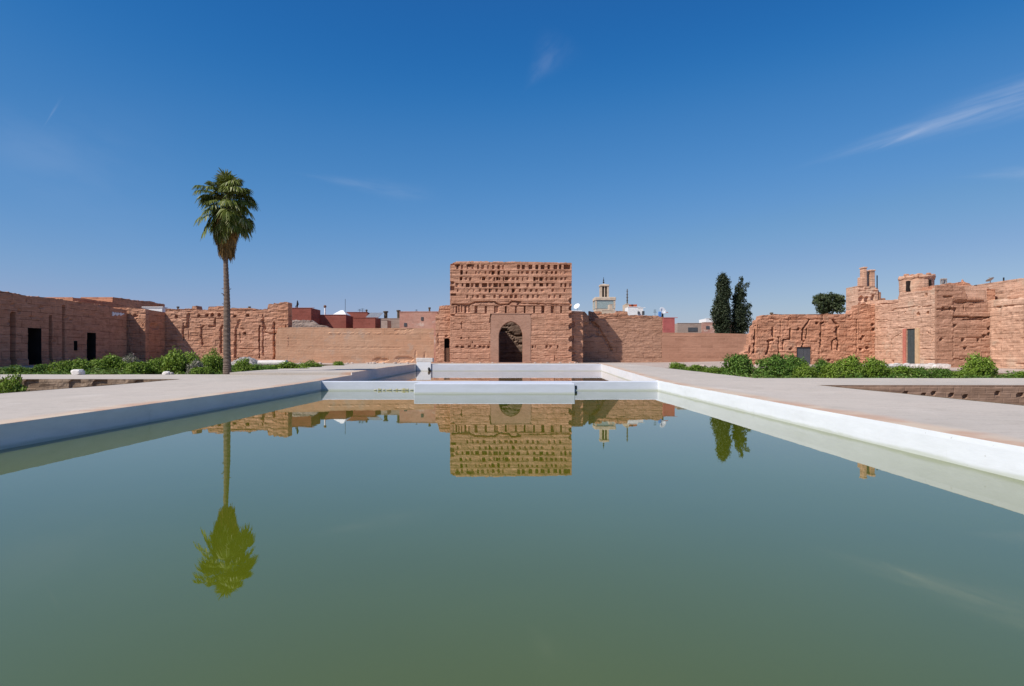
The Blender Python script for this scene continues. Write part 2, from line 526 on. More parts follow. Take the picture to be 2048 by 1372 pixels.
class MB:
    """collects boxes, tubes and turned shapes, links them as ONE mesh; UVs in metres"""

    def __init__(self):
        self.v, self.f, self.u = [], [], []

    def add(self, v, f, u=None):
        b = len(self.v)
        self.v += [tuple(p) for p in v]
        self.u += u if u else [(p[0] + p[1], p[2]) for p in v]
        self.f += [tuple(i + b for i in q) for q in f]
        return self

    def box(self, a, b, bev=0.0):
        x0, y0, z0 = a
        x1, y1, z1 = b
        if bev <= 0:
            v = [(x0, y0, z0), (x1, y0, z0), (x1, y1, z0), (x0, y1, z0), (x0, y0, z1), (x1, y0, z1), (x1, y1, z1), (x0, y1, z1)]
            return self.add(v, [(3, 2, 1, 0), (4, 5, 6, 7), (0, 1, 5, 4), (1, 2, 6, 5), (2, 3, 7, 6), (3, 0, 4, 7)])
        c = bev
        ring = lambda i, z: [(x0 + i + c, y0 + i, z), (x1 - i - c, y0 + i, z), (x1 - i, y0 + i + c, z), (x1 - i, y1 - i - c, z),
                             (x1 - i - c, y1 - i, z), (x0 + i + c, y1 - i, z), (x0 + i, y1 - i - c, z), (x0 + i, y0 + i + c, z)]
        v = ring(0, z0) + ring(0, z1 - c) + ring(c, z1)
        f = [tuple(range(7, -1, -1)), tuple(range(16, 24))]
        for r in (0, 8):
            for i in range(8):
                j = (i + 1) % 8
                f.append((r + i, r + j, r + 8 + j, r + 8 + i))
        return self.add(v, f)

    def tube(self, pts, rad, n=8):
        pts = [Vector(p) for p in pts]
        rad = rad if isinstance(rad, (list, tuple)) else [rad] * len(pts)
        v, u, L = [], [], 0.0
        for i, p in enumerate(pts):
            d = (pts[min(i + 1, len(pts) - 1)] - pts[max(i - 1, 0)]).normalized()
            a = d.orthogonal().normalized() if abs(d.z) < 0.9 else Vector((1, 0, 0)).cross(d).normalized()
            b = d.cross(a)
            if i:
                L += (p - pts[i - 1]).length
            for q in range(n):
                t = 2 * math.pi * q / n
                v.append(p + (a * math.cos(t) + b * math.sin(t)) * rad[i])
                u.append((t * max(rad), L))
        f = []
        for i in range(len(pts) - 1):
            for q in range(n):
                r = (q + 1) % n
                f.append((i * n + q, i * n + r, (i + 1) * n + r, (i + 1) * n + q))
        f.append(tuple(range(n - 1, -1, -1)))
        f.append(tuple(range((len(pts) - 1) * n, len(pts) * n)))
        return self.add(v, f, u)

    def lathe(self, c, prof, n=16):
        pts = [(c[0], c[1], c[2] + z) for r, z in prof]
        v, u = [], []
        for (r, z) in prof:
            for q in range(n):
                t = 2 * math.pi * q / n
                v.append((c[0] + r * math.cos(t), c[1] + r * math.sin(t), c[2] + z))
                u.append((t * max(0.2, r), c[2] + z))
        f = []
        for i in range(len(prof) - 1):
            for q in range(n):
                r_ = (q + 1) % n
                f.append((i * n + q, i * n + r_, (i + 1) * n + r_, (i + 1) * n + q))
        f.append(tuple(range(n - 1, -1, -1)))
        f.append(tuple(range((len(prof) - 1) * n, len(prof) * n)))
        return self.add(v, f, u)

    def build(self, name, mat, parent=None, smooth=False):
        return mesh(name, self.v, self.f, mat, parent, self.u, smooth)


def fbm(x, y, z=0.0, o=4):
    return mnoise.fractal(Vector((x, y, z)), 1.0, 2.0, o)


def wall_plane(p0, p1):
    """photo pixel -> (metres along the wall, height) on the vertical plane through p0, p1"""
    p0, p1 = Vector(p0), Vector(p1)
    d = (p1 - p0).normalized()
    nrm = Vector((d.y, -d.x))

    def f(px, py):
        r = Vector(((px - CX) / F, 1.0))
        t = nrm.dot(p0) / nrm.dot(r)
        return (r * t - p0).dot(d), H - (py - CY) / F * t
    return f


def eroded_wall(name, p0, p1, base, top, thick, mat, ds=0.25, dz=0.25, openings=(), feats=(), rough=0.05, ledge=0.04,
                ragged=0.12, seed=1, parent=None, blk=None):
    """a weathered wall seen from the right-hand side of p0->p1: real relief on the face, uneven top, real openings.
    top: (s, z) polyline; openings: (s0, s1, z0, z1) cut through the face; feats: recesses and cracks in metres"""
    p0, p1 = Vector(p0), Vector(p1)
    blk = (min(0.045, rough * 0.4) if rough > 0.045 else 0.0) if blk is None else blk
    L = (p1 - p0).length
    d = (p1 - p0) / L
    nrm = Vector((d.y, -d.x))
    S = set(np.round(np.linspace(0, L, max(2, int(L / ds) + 1)), 3))
    for o in openings:
        S |= {round(o[0], 3), round(o[1], 3)}
    for s, z in top:
        if 0 < s < L:
            S |= {round(s, 3)}
    S = np.array(sorted(x for x in S if 0 <= x <= L))
    keep = [0]
    must = {round(o[i], 3) for o in openings for i in (0, 1)}
    for i in range(1, len(S)):
        if S[i] - S[keep[-1]] > 0.05 or round(S[i], 3) in must or i == len(S) - 1:
            keep.append(i)
    S = S[keep]
    ts, tz = [t[0] for t in top], [t[1] for t in top]
    T = np.interp(S, ts, tz)
    rag = np.array([fbm(s * 0.9, seed * 7.3) * 1.0 + 0.6 * fbm(s * 3.1, seed * 3.1 + 50) for s in S])
    T = T + np.round(rag * ragged / 0.07) * 0.07
    zcap = max(base + 0.4, float(T.min()) - 0.3)
    Zs = set(np.round(np.linspace(base, zcap, max(2, int((zcap - base) / dz) + 1)), 3))
    for o in openings:
        for z in (o[2], o[3]):
            if base < z < zcap:
                Zs |= {round(z, 3)}
    Zs = np.array(sorted(Zs))
    nup = max(2, int((float(T.max()) - zcap) / dz) + 1)
    n_s, n_z = len(S), len(Zs) + nup
    SS = np.repeat(S[:, None], n_z, 1)
    ZZ = np.zeros((n_s, n_z))
    ZZ[:, :len(Zs)] = Zs
    for j in range(nup):
        ZZ[:, len(Zs) + j] = zcap + (T - zcap) * (j + 1) / nup
    off = np.zeros((n_s, n_z))
    jit = np.zeros((n_s, n_z))
    for i in range(n_s):
        for j in range(n_z):
            s, z = SS[i, j], ZZ[i, j]
            off[i, j] = 0.22 * rough * fbm(s * 0.8, z * 1.1, seed, 5) + 0.55 * ledge * mnoise.noise(Vector((s * 0.3, z * 4.1, seed + 9))) \
                + 0.25 * rough * mnoise.noise(Vector((s * 3.3, z * 4.3, seed + 4)))
            jit[i, j] = mnoise.noise(Vector((s * 1.7, z * 1.7, seed + 21)))
    for i in range(n_s):
        for j in range(n_z):
            s, z = SS[i, j], ZZ[i, j]
            row = math.floor(z / 0.24)
            off[i, j] += blk * (mnoise.cell(Vector((s / 0.75 + 0.37 * (row % 3), row + 0.5, seed))) - 0.5) \
                + 0.6 * blk * (mnoise.cell(Vector((s / 2.6, math.floor(z / 0.9) + 0.5, seed + 40))) - 0.5)
    for ft in feats:
        if ft[0] == 'rect':
            _, a, b, c, e, dep = ft
            m = (SS > a) & (SS < b) & (ZZ > c) & (ZZ < e)
            off = np.where(m, off - dep, off)
        elif ft[0] == 'line':
            _, pl, wd, dep = ft
            dist = np.full(SS.shape, 1e9)
            s2, z2 = SS + jit * 0.12, ZZ + jit * 0.08
            for (a0, b0), (a1, b1) in zip(pl[:-1], pl[1:]):
                l2 = (a1 - a0) ** 2 + (b1 - b0) ** 2 + 1e-9
                t = np.clip(((s2 - a0) * (a1 - a0) + (z2 - b0) * (b1 - b0)) / l2, 0, 1)
                dist = np.minimum(dist, np.hypot(s2 - a0 - t * (a1 - a0), z2 - b0 - t * (b1 - b0)))
            m = np.clip((wd * (0.40 + 0.35 * jit) + 0.05 - dist) / 0.09, 0, 1)
            off = off - dep * m
        elif ft[0] == 'step':       # everything within the band stands out (or back) by dep
            _, c, e, dep = ft
            off = np.where((ZZ > c) & (ZZ < e), off + dep, off)
        elif ft[0] == 'bite':       # soft eroded hollow
            _, a, c, ra, rz, dep = ft
            q = ((SS - a) / ra) ** 2 + ((ZZ - c) / rz) ** 2
            off = off - dep * np.clip((1.0 - q + 0.7 * jit) * 3.0, 0, 1)
    X = p0.x + d.x * SS + nrm.x * off
    Y = p0.y + d.y * SS + nrm.y * off
    V_ = np.stack([X, Y, ZZ], -1).reshape(-1, 3)
    uv = np.stack([SS + seed * 3.7, ZZ], -1).reshape(-1, 2)
    nb = n_s * n_z
    Xb, Yb = p0.x + d.x * SS - nrm.x * thick, p0.y + d.y * SS - nrm.y * thick
    Vb = np.stack([Xb, Yb, ZZ], -1).reshape(-1, 3)
    uvb = np.stack([SS + thick + seed * 3.7, ZZ], -1).reshape(-1, 2)
    I = lambda i, j: i * n_z + j
    fs = []
    for i in range(n_s - 1):
        sm = 0.5 * (S[i] + S[i + 1])
        for j in range(n_z - 1):
            zm = 0.5 * (ZZ[i, j] + ZZ[i, j + 1])
            if any(o[0] < sm < o[1] and o[2] < zm < o[3] for o in openings):
                continue
            fs.append((I(i, j), I(i + 1, j), I(i + 1, j + 1), I(i, j + 1)))
            fs.append((nb + I(i, j), nb + I(i, j + 1), nb + I(i + 1, j + 1), nb + I(i + 1, j)))
        fs.append((I(i, n_z - 1), I(i + 1, n_z - 1), nb + I(i + 1, n_z - 1), nb + I(i, n_z - 1)))
    for j in range(n_z - 1):
        fs.append((I(0, j), I(0, j + 1), nb + I(0, j + 1), nb + I(0, j)))
        fs.append((I(n_s - 1, j), nb + I(n_s - 1, j), nb + I(n_s - 1, j + 1), I(n_s - 1, j + 1)))
    return mesh(name, np.vstack([V_, Vb]), fs, mat, parent, np.vstack([uv, uvb]))


def recess(name, p0, p1, rect, depth, mat, parent, start=0.0):
    """jambs, head, floor and back of an opening cut in a wall"""
    p0, p1 = Vector(p0), Vector(p1)
    d = (p1 - p0).normalized()
    nrm = Vector((d.y, -d.x))
    s0, s1, z0, z1 = rect
    P = lambda s, t, z: (p0.x + d.x * s - nrm.x * t, p0.y + d.y * s - nrm.y * t, z)
    v = [P(s0, start, z0), P(s1, start, z0), P(s1, start, z1), P(s0, start, z1), P(s0, depth, z0), P(s1, depth, z0), P(s1, depth, z1), P(s0, depth, z1)]
    f = [(0, 4, 5, 1), (1, 5, 6, 2), (2, 6, 7, 3), (3, 7, 4, 0), (4, 7, 6, 5)]
    return MB().add(v, f).build(name, mat, parent)


def slab(name, p0, p1, rect, t0, t1, mat, parent, panels=0):
    """a door leaf or jamb standing in the wall's plane, between depths t0 and t1 behind its face"""
    p0, p1 = Vector(p0), Vector(p1)
    d = (p1 - p0).normalized()
    nrm = Vector((d.y, -d.x))
    mb = MB()

    def bx(s0, s1, z0, z1, a, b):
        P = lambda s, t, z: (p0.x + d.x * s - nrm.x * t, p0.y + d.y * s - nrm.y * t, z)
        v = [P(s0, a, z0), P(s1, a, z0), P(s1, b, z0), P(s0, b, z0), P(s0, a, z1), P(s1, a, z1), P(s1, b, z1), P(s0, b, z1)]
        mb.add(v, [(3, 2, 1, 0), (4, 5, 6, 7), (0, 1, 5, 4), (1, 2, 6, 5), (2, 3, 7, 6), (3, 0, 4, 7)])
    s0, s1, z0, z1 = rect
    bx(s0, s1, z0, z1, t0, t1)
    for i in range(panels):
        wd = (s1 - s0) / panels
        bx(s0 + i * wd + 0.02, s0 + (i + 1) * wd - 0.02, z0 + 0.03, z1 - 0.03, t0 - 0.03, t0 - 0.001)
    return mb.build(name, mat, parent)


def pixrect(pl, x0, y0, x1, y1):
    a, b = pl(x0, y1), pl(x1, y0)
    return (a[0], b[0], a[1], b[1])


def linef(pl, pts, wd, dep):
    return ('line', [pl(*p) for p in pts], wd, dep)


def rectf(pl, x0, y0, x1, y1, dep):
    a, b, c, e = pixrect(pl, x0, y0, x1, y1)
    return ('rect', a, b, c, e, dep)


# ------------------------------------------------------------------ ground, walks, pool
YD, YF = 44.0, 97.7                # the two cross walls of the pool
XL = lambda y: -12.4 - 1.56 * max(0.0, (y - YD) / (YF - YD))
XR = lambda y: 9.3 + 3.3 * max(0.0, (y - YD) / (YF - YD))
STEP = 53.5                        # a low step in the left walk


def sheet(name, fx0, fx1, ys, mat, nx=14, dz=0.0, lift=lambda x, y: 0.0, skirt=0.25):
    v, f, u = [], [], []
    for y in ys:
        a, b = fx0(y), fx1(y)
        for i in range(nx + 1):
            x = a + (b - a) * i / nx
            edge = 1.0 if 0 < i < nx else 0.45
            v.append((x, y, g(x, y) + dz + lift(x, y) + 0.02 * edge * fbm(x * 0.25, y * 0.25, 3.0)))
            u.append((x, y))
    n = nx + 1
    for j in range(len(ys) - 1):
        for i in range(nx):
            f.append((j * n + i, j * n + i + 1, (j + 1) * n + i + 1, (j + 1) * n + i))
    # skirts so that the sheet's edges read as thick
    ring = [i for i in range(n)] + [j * n + nx for j in range(1, len(ys))] + [(len(ys) - 1) * n + i for i in range(nx - 1, -1, -1)] + [j * n for j in range(len(ys) - 2, 0, -1)]
    b0 = len(v)
    for i in ring:
        v.append((v[i][0], v[i][1], v[i][2] - skirt))
        u.append(u[i])
    m = len(ring)
    for q in range(m):
        r = (q + 1) % m
        f.append((ring[r], ring[q], b0 + q, b0 + r))
    return tag(mesh(name, v, f, mat, None, u), kind='structure')


lin = lambda a, b, n: [a + (b - a) * i / n for i in range(n + 1)]
GL, GR = -22.25, 16.8              # outer edges of the two walks
sheet('walkway', lambda y: GL, lambda y: XL(y), lin(-8, STEP, 90), M['pave_l'])
sheet('upper_walkway', lambda y: GL, lambda y: XL(y), lin(STEP + 0.004, 104, 60), M['pave_l'], lift=lambda x, y: 0.20 * sstep((104 - y) / 40.0), skirt=0.5)
sheet('right_walkway', lambda y: XR(y), lambda y: GR, lin(-8, 104, 150), M['pave_r'])
sheet('cross_path', lambda y: -60.0, lambda y: GL - 0.004, lin(46, 55, 12), M['pave'], 40)
sheet('cross_path_far_side', lambda y: GR + 0.004, lambda y: 56.0, lin(38, 47.5, 12), M['pave'], 40)
sheet('terrace', lambda y: XL(97.7), lambda y: XR(97.7), lin(98.3, 104, 8), M['pave'])

# bare ground all round, with the pool, the walks and the sunken beds left out
gx = sorted(set([-3000, -1200, -500, -200, -100, -80, -60, -48, GL - 0.002, XL(YF), XR(YF), GR + 0.002, 42, 50, 56, 70, 90, 150, 400, 1000, 3000]
                + lin(-58, -24, 14) + lin(18, 55, 14)))
gy = sorted(set([-2000, -600, -200, -60, -20, -8, -1.0, 6, 8, 38, 46, 47.5, 55, 76, 95, 104, 110, 120, 140, 200, 400, 1000, 4000] + lin(56, 104, 16) + lin(10, 36, 6)))


def skip(x, y):
    if GL < x < GR and -1.0 < y < 104:
        return True
    if (GL < x < XL(0) or XR(0) < x < GR) and -8 < y < 0:
        return True
    if x < GL and x > -60:
        if 8 < y < 46 or 46 < y < 55 or (55 < y < 95 and x > -48):
            return True
    if x > GR:
        if (6 < y < 38 and x < 50) or (38 < y < 47.5 and x < 56) or (47.5 < y < 76 and x < 42):
            return True
    return False


v = [(x, y, g(x, y) - 0.004 + (0.05 * fbm(x * 0.15, y * 0.15) if abs(x) < 60 and y < 130 else 0)) for y in gy for x in gx]
f = []
nx = len(gx)
for j in range(len(gy) - 1):
    for i in range(nx - 1):
        if not skip(0.5 * (gx[i] + gx[i + 1]), 0.5 * (gy[j] + gy[j + 1])):
            f.append((j * nx + i, j * nx + i + 1, (j + 1) * nx + i + 1, (j + 1) * nx + i))
tag(mesh('ground', v, f, M['dirt'], None, [(p[0], p[1]) for p in v]), kind='structure')


def bed(name, x0, x1, y0, y1, z, amp=0.08):
    nxx, nyy = 30, 24
    v = [(x, y, z(x, y) + amp * fbm(x * 0.5, y * 0.5, 8.0)) for y in lin(y0, y1, nyy) for x in lin(x0, x1, nxx)]
    f = [(j * (nxx + 1) + i, j * (nxx + 1) + i + 1, (j + 1) * (nxx + 1) + i + 1, (j + 1) * (nxx + 1) + i) for j in range(nyy) for i in range(nxx)]
    n = nxx + 1
    ring = [i for i in range(n)] + [j * n + nxx for j in range(1, nyy + 1)] + [nyy * n + i for i in range(nxx - 1, -1, -1)] + [j * n for j in range(nyy - 1, 0, -1)]
    b0 = len(v)
    v += [(v[i][0], v[i][1], g(v[i][0], v[i][1]) - 0.006) for i in ring]
    m = len(ring)
    f += [(ring[q], ring[(q + 1) % m], b0 + (q + 1) % m, b0 + q) for q in range(m)]
    return tag(mesh(name, v, f, M['soil'], None, [(p[0] + p[2], p[1]) for p in v]), kind='structure')


bed('sunken_garden_soil', -59.99, GL - 0.3, 8, 46, lambda x, y: -0.95)
bed('sunken_garden_soil', GR + 0.3, 50, 6, 38, lambda x, y: -1.5)
bed('garden_bed', -48, GL, 55, 95, lambda x, y: g(x, y) - 0.28)
bed('garden_bed', GR, 42, 47.5, 76, lambda x, y: g(x, y) - 0.28)

# retaining banks of the sunken gardens
pl = wall_plane((-60, 46), (GL, 46))
ft = []
rr = random.Random(3)
for i in range(15):
    x = -58 + i * 2.35 + rr.uniform(-0.5, 0.5)
    ft.append(('rect', x + 60 - rr.uniform(0.15, 0.35), x + 60 + rr.uniform(0.15, 0.45), 0.05 + rr.uniform(-.1, .1), 0.55, rr.uniform(0.25, 0.6)))
o = eroded_wall('retaining_wall', (-60, 45.8), (GL, 45.8), -1.3, [(0, 0.655), (37.7, 0.655)], 0.19, M['rubblewall'], 0.2, 0.16, feats=ft, rough=0.14, ledge=0.1, ragged=0.02, seed=11)
tag(o, 'dark rubble retaining wall with a row of holes below the path end beside the palm', 'retaining wall')
o = eroded_wall('retaining_wall', (GL, 46), (GL, 8), -1.3, [(0, 0.60), (38, 0.58)], 0.4, M['rubblewall'], 0.5, 0.3, rough=0.08, ragged=0.02, seed=12)
o.scale = (1, 1, 1)
tag(o, 'rubble bank under the outer edge of the walk on the shaded side of the pool', 'retaining wall')
pl = wall_plane((GR, 38), (50, 38))
ft = []
for px, py in ((1806, 786), (1863, 785.5), (1897, 790), (1926, 792.5), (2035, 791), (1842, 791), (1990, 788)):
    s, z = pl(px, py)
    ft.append(('rect', s - 0.13, s + 0.13, z - 0.07, z + 0.10, 0.6))
o = eroded_wall('retaining_wall', (GR, 37.8), (50, 37.8), -1.7, [(0, 0.605), (33.2, 0.605)], 0.19, M['earthwall'], 0.11, 0.09, feats=ft, blk=0.0, rough=0.07, ledge=0.05, ragged=0.025, seed=13)
tag(o, 'smooth brown retaining wall with a few small drain holes under the cross path', 'retaining wall')
o = eroded_wall('retaining_wall', (GR, 6), (GR, 38), -1.7, [(0, 0.58), (32, 0.60)], 0.4, M['earthwall'], 0.5, 0.3, rough=0.05, ragged=0.02, seed=14)
tag(o, 'earth bank under the outer edge of the walk on the sunlit side of the pool', 'retaining wall')

# water
v = [(XL(0) - 0.1, -2, 0), (XR(0) + 0.1, -2, 0), (XR(YD) + 0.1, YD + 0.3, 0), (XL(YD) - 0.1, YD + 0.3, 0)]
tag(mesh('pool_water', v, [(0, 1, 2, 3)], M['water']), kind='structure')
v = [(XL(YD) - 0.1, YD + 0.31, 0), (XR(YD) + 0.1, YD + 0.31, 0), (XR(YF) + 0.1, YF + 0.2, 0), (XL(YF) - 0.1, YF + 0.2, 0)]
tag(mesh('far_pool_water', v, [(0, 1, 2, 3)], M['ochrewater']), kind='structure')


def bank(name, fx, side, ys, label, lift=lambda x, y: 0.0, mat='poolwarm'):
    """white pool side: face towards the water, flush with the walk behind it"""
    v, f = [], []
    zz = [-0.6, -0.1, 0.05, 0.2, 0.35, 0.5, 1.0]
    for y in ys:
        x = fx(y)
        top = g(x, y) + lift(x, y) - 0.004 + 0.02 * 0.45 * fbm(x * 0.25, y * 0.25, 3.0)
        for q, z in enumerate(zz):
            zt = min(z, top - 0.05) if q < 6 else top
            wob = 0.018 * fbm(y * 0.35, zt * 1.5, 5.0)
            v.append((x - side * (0.012 + 0.5 * wob + (0.0 if q < 6 else -0.006)), y, zt))
        v.append((x + side * 0.06, y, top - 0.03))
        v.append((x + side * 0.16, y, -0.6))
    n = len(zz) + 2
    for j in range(len(ys) - 1):
        for q in range(n - 1):
            a, b, c, d_ = j * n + q, j * n + q + 1, (j + 1) * n + q + 1, (j + 1) * n + q
            f.append((a, b, c, d_) if side < 0 else (d_, c, b, a))
    e = len(ys) - 1
    f.append(tuple(range(n)))
    f.append(tuple(e * n + q for q in range(n - 1, -1, -1)))
    o = mesh(name, v, f, M[mat])
    return tag(o, label, 'pool wall')


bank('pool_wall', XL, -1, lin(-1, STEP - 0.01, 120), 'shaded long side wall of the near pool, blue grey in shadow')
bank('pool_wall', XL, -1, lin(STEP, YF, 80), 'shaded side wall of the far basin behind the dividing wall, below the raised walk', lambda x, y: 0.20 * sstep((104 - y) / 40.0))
bank('pool_wall', XR, 1, lin(-1, YF, 220), 'bright sunlit white side wall running the whole length of the pool', mat='poolwhite')
o = MB().box((XL(0) - 0.2, -1.3, -0.6), (XR(0) + 0.2, -0.95, 0.63), 0.02).build('pool_wall', M['poolwhite'])
tag(o, 'white end wall of the pool behind the viewer', 'pool wall')

# dividing wall with a block standing out of its middle
root = empty('dividing_wall', (-1.5, YD + 0.3, 0))
tag(root, 'low white wall crossing the pool with a deeper block in its middle', 'dividing wall')
xa, xb = (828 - CX) / F * 40.3, (1150 - CX) / F * 40.3
v, f = [], []
xs = lin(XL(YD) - 0.05, XR(YD) + 0.05, 60)
mb = MB()
for x in xs:
    wz = 0.012 * fbm(x * 0.4, 2.2)
    mb.v += [(x, YD, -0.6), (x, YD + 0.6 * wz, 0.1), (x, YD + wz, 0.55 + wz), (x, YD + 0.03, 0.585 + wz), (x, YD + 0.58, 0.59 + wz), (x, YD + 0.60, -0.6)]
mb.u = [(p[0], p[2]) for p in mb.v]
for i in range(len(xs) - 1):
    for q in range(5):
        mb.f.append((i * 6 + q, (i + 1) * 6 + q, (i + 1) * 6 + q + 1, i * 6 + q + 1))
mb.f += [tuple(range(6)), tuple((len(xs) - 1) * 6 + q for q in range(5, -1, -1))]
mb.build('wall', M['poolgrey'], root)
mb = MB().box((xa, 40.3, -0.6), (xb, YD + 0.012 * 0 - 0.03, 0.597), 0.03)
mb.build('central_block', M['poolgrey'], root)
# algae tide mark left of the block
rr = random.Random(9)
mb = MB()
xq0, xq1 = at(748, 0, YD)[0], at(826, 0, YD)[0]
x = xq0
while x < xq1:
    wd = rr.uniform(0.06, 0.28)
    h0, h1 = rr.uniform(0.01, 0.04), rr.uniform(0.06, 0.15)
    mb.box((x, YD - 0.022, h0), (x + wd, YD + 0.01, h1), 0.01)
    x += wd + rr.choice((0.01, 0.02, 0.10))
mb.build('algae_crust', M['algae'], root)
# slot beside the block
sx = at(1151.5, 0, YD)[0]
MB().box((sx - 0.06, YD - 0.035, 0.10), (sx + 0.06, YD + 0.02, 0.32), 0.01).build('sluice_slot', M['black'], root)

cx_, cz_ = at(1338, 782.5, YD)[0], 0.135
root2 = empty('water_inlet', (cx_, YD - 0.03, 0.0))
tag(root2, 'small round white inlet with a dark green ring on the dividing wall', 'pipe inlet')
mb = MB().lathe((0, 0, 0), [(0.10, 0.0), (0.19, 0.0), (0.19, 0.10), (0.10, 0.10)], 20)
mb.v = [(cx_ + p[0] + 0.05, YD + 0.04 - p[2], cz_ + 0.04 + p[1]) for p in mb.v]
mb.build('ring', flatcol('green_stained_ring', (0.13, 0.14, 0.07), 0.9, 0.3, 8.0), root2)
mb = MB().lathe((0, 0, 0), [(0.001, 0.0), (0.15, 0.0), (0.15, 0.08), (0.11, 0.15), (0.001, 0.17)], 20)
mb.v = [(cx_ + p[0], YD - 0.04 - p[2], cz_ + 0.035 + p[1]) for p in mb.v]
mb.build('cap', M['dishwhite'], root2, True)

# far end wall, white pier and pipe
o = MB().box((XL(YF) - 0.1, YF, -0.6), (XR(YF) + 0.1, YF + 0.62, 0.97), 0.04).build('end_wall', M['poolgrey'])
tag(o, 'white end wall of the pool in front of the brick gatehouse', 'pool wall')
a, b = at(833, 716, YF - 0.2), at(862, 746, YF - 0.2)
root = empty('white_pier', (0.5 * (a[0] + b[0]), YF - 0.3, 0))
tag(root, 'square white pier at the corner of the far basin, taller than the end wall', 'pier')
MB().box((a[0], YF - 0.16, -0.6), (b[0], YF - 0.005, a[2] - 0.55), 0.03).build('base', M['poolwhite'], root)
MB().box((a[0] - 0.06, YF - 0.18, a[2] - 0.545), (b[0] + 0.25, YF + 1.2, a[2]), 0.05).build('cap', M['marble'], root)
x, _, z = at(857, 738, YF - 0.7)
o = MB().tube([(x, YF - 0.15, z + 0.15), (x, YF - 0.3, z), (x + 0.05, YF - 0.32, z - 0.25), (x + 0.35, YF - 0.34, z - 0.35)], [0.12, 0.17, 0.17, 0.10], 10).build('drain_pipe', M['black'], None, True)
tag(o, 'black bent drain pipe on the white pier above the far basin', 'pipe')

# silt bank in the far basin
v, f = [], []
for j, y in enumerate(lin(50, 64, 12)):
    for i in range(13):
        u = i / 12 * 2 - 1
        wdt = 3.2 + 1.2 * fbm(y * 0.3, 4.0)
        xc = -9.0 + 0.28 * (y - 50)
        v.append((xc + u * wdt, y, 0.035 * (1 - u * u) * (1 - ((y - 57) / 7.0) ** 2) * 2 - 0.02 + 0.012 * fbm(u * 2, y)))
for j in range(12):
    for i in range(12):
        f.append((j * 13 + i, j * 13 + i + 1, (j + 1) * 13 + i + 1, (j + 1) * 13 + i))
tag(mesh('silt_bank', v, f, M['mud']), kind='structure')

# ------------------------------------------------------------------ gatehouse in the middle
DT = 111.0
TX0, TX1 = at(900, 0, DT)[0], at(1143.5, 0, DT)[0]
pl = wall_plane((TX0, DT), (TX1, DT))
cr = lambda x, y: pl(860 + x / 5.4875, 500 + y / 5.4875)        # from an enlarged view of the photograph
TB = 0.75
root = empty('gatehouse', (0.5 * (TX0 + TX1), DT, 0.9))
tag(root, 'tall square brick gatehouse with rows of square holes and a pointed arch', 'gatehouse')
ft = []
rr = random.Random(21)


def holes(y, h, xs, wd, dep, skipp=0.0, lo=0.3):
    for x in xs:
        if rr.random() < skipp:
            continue
        w_ = wd * rr.uniform(0.7, 1.25)
        x += rr.uniform(-6, 6)
        s0, z0 = cr(x - w_ / 2, y + h / 2 + rr.uniform(-2, 2))
        s1, z1 = cr(x + w_ / 2, y - h / 2 + rr.uniform(-2, 3))
        ft.append(('rect', s0, s1, z0, z1, dep * rr.uniform(lo, 1.0)))


holes(185, 42, list(range(300, 1000, 56)), 22, 0.5, 0.1, 0.25)
holes(185, 46, [1025, 1105, 1170, 1240, 1305, 1375, 1432, 1485, 1530], 30, 0.9, 0, 0.7)
holes(248, 30, list(range(345, 1530, 52)), 20, 0.40, 0.12, 0.2)
holes(246, 40, [342, 690, 755], 22, 0.8, 0, 0.8)
holes(316, 32, list(range(345, 1530, 52)), 22, 0.40, 0.10, 0.25)
holes(315, 38, [342, 592, 745, 835, 1150, 1215], 26, 0.8, 0, 0.7)
holes(383, 38, [410, 515, 600, 716, 835, 965, 1228], 44, 0.9, 0, 0.8)
holes(383, 36, [300, 355, 460, 660, 770, 905, 1075, 1150, 1290, 1350, 1440, 1490, 1540], 26, 0.5, 0, 0.3)
holes(443, 32, list(range(300, 1540, 62)), 20, 0.35, 0.2, 0.2)
holes(448, 40, [650, 912], 20, 0.8, 0, 0.9)
holes(510, 32, list(range(410, 1480, 60)), 26, 0.45, 0.15, 0.25)
holes(415, 40, [250], 40, 0.6, 0, 0.8)
holes(487, 22, [250], 50, 0.6, 0, 0.8)
for y0_, y1_ in ((152, 128), (226, 210), (294, 270), (361, 338), (422, 406), (488, 466), (560, 534)):   # courses standing out between the rows of holes
    ft.append(('step', cr(0, y0_)[1], cr(0, y1_)[1], 0.05))
# broken cornice, with a row of slots below it
ft.append(('line', [cr(250, 600), cr(430, 600), cr(500, 575), cr(700, 570), cr(760, 602), cr(860, 598), cr(900, 565), cr(990, 570), cr(960, 600)], 0.28, 0.45))
ft.append(('line', [cr(1000, 585), cr(1250, 592), cr(1535, 596)], 0.14, 0.35))
ft.append(('rect', *[cr(250, 0)[0], cr(1540, 0)[0], cr(0, 690)[1], cr(0, 606)[1]], 0.10))
for x in (290, 385, 505, 612, 712, 832, 945, 1040, 1145, 1240, 1345, 1440):
    w_ = rr.choice((16, 18, 20, 24))
    ft.append(('rect', cr(x - w_ / 2, 0)[0], cr(x + w_ / 2, 0)[0], cr(0, 690)[1], cr(0, 615)[1], rr.uniform(0.35, 0.8)))
for x in (320, 350, 400, 430, 740):
    ft.append(('rect', cr(x - 9, 0)[0], cr(x + 9, 0)[0], cr(0, 685)[1], cr(0, 610)[1], 0.2))
ft.append(('line', [cr(280, 700), cr(1540, 697)], 0.12, 0.10))
ft.append(('line', [cr(672, 700), cr(655, 795)], 0.12, 0.4))
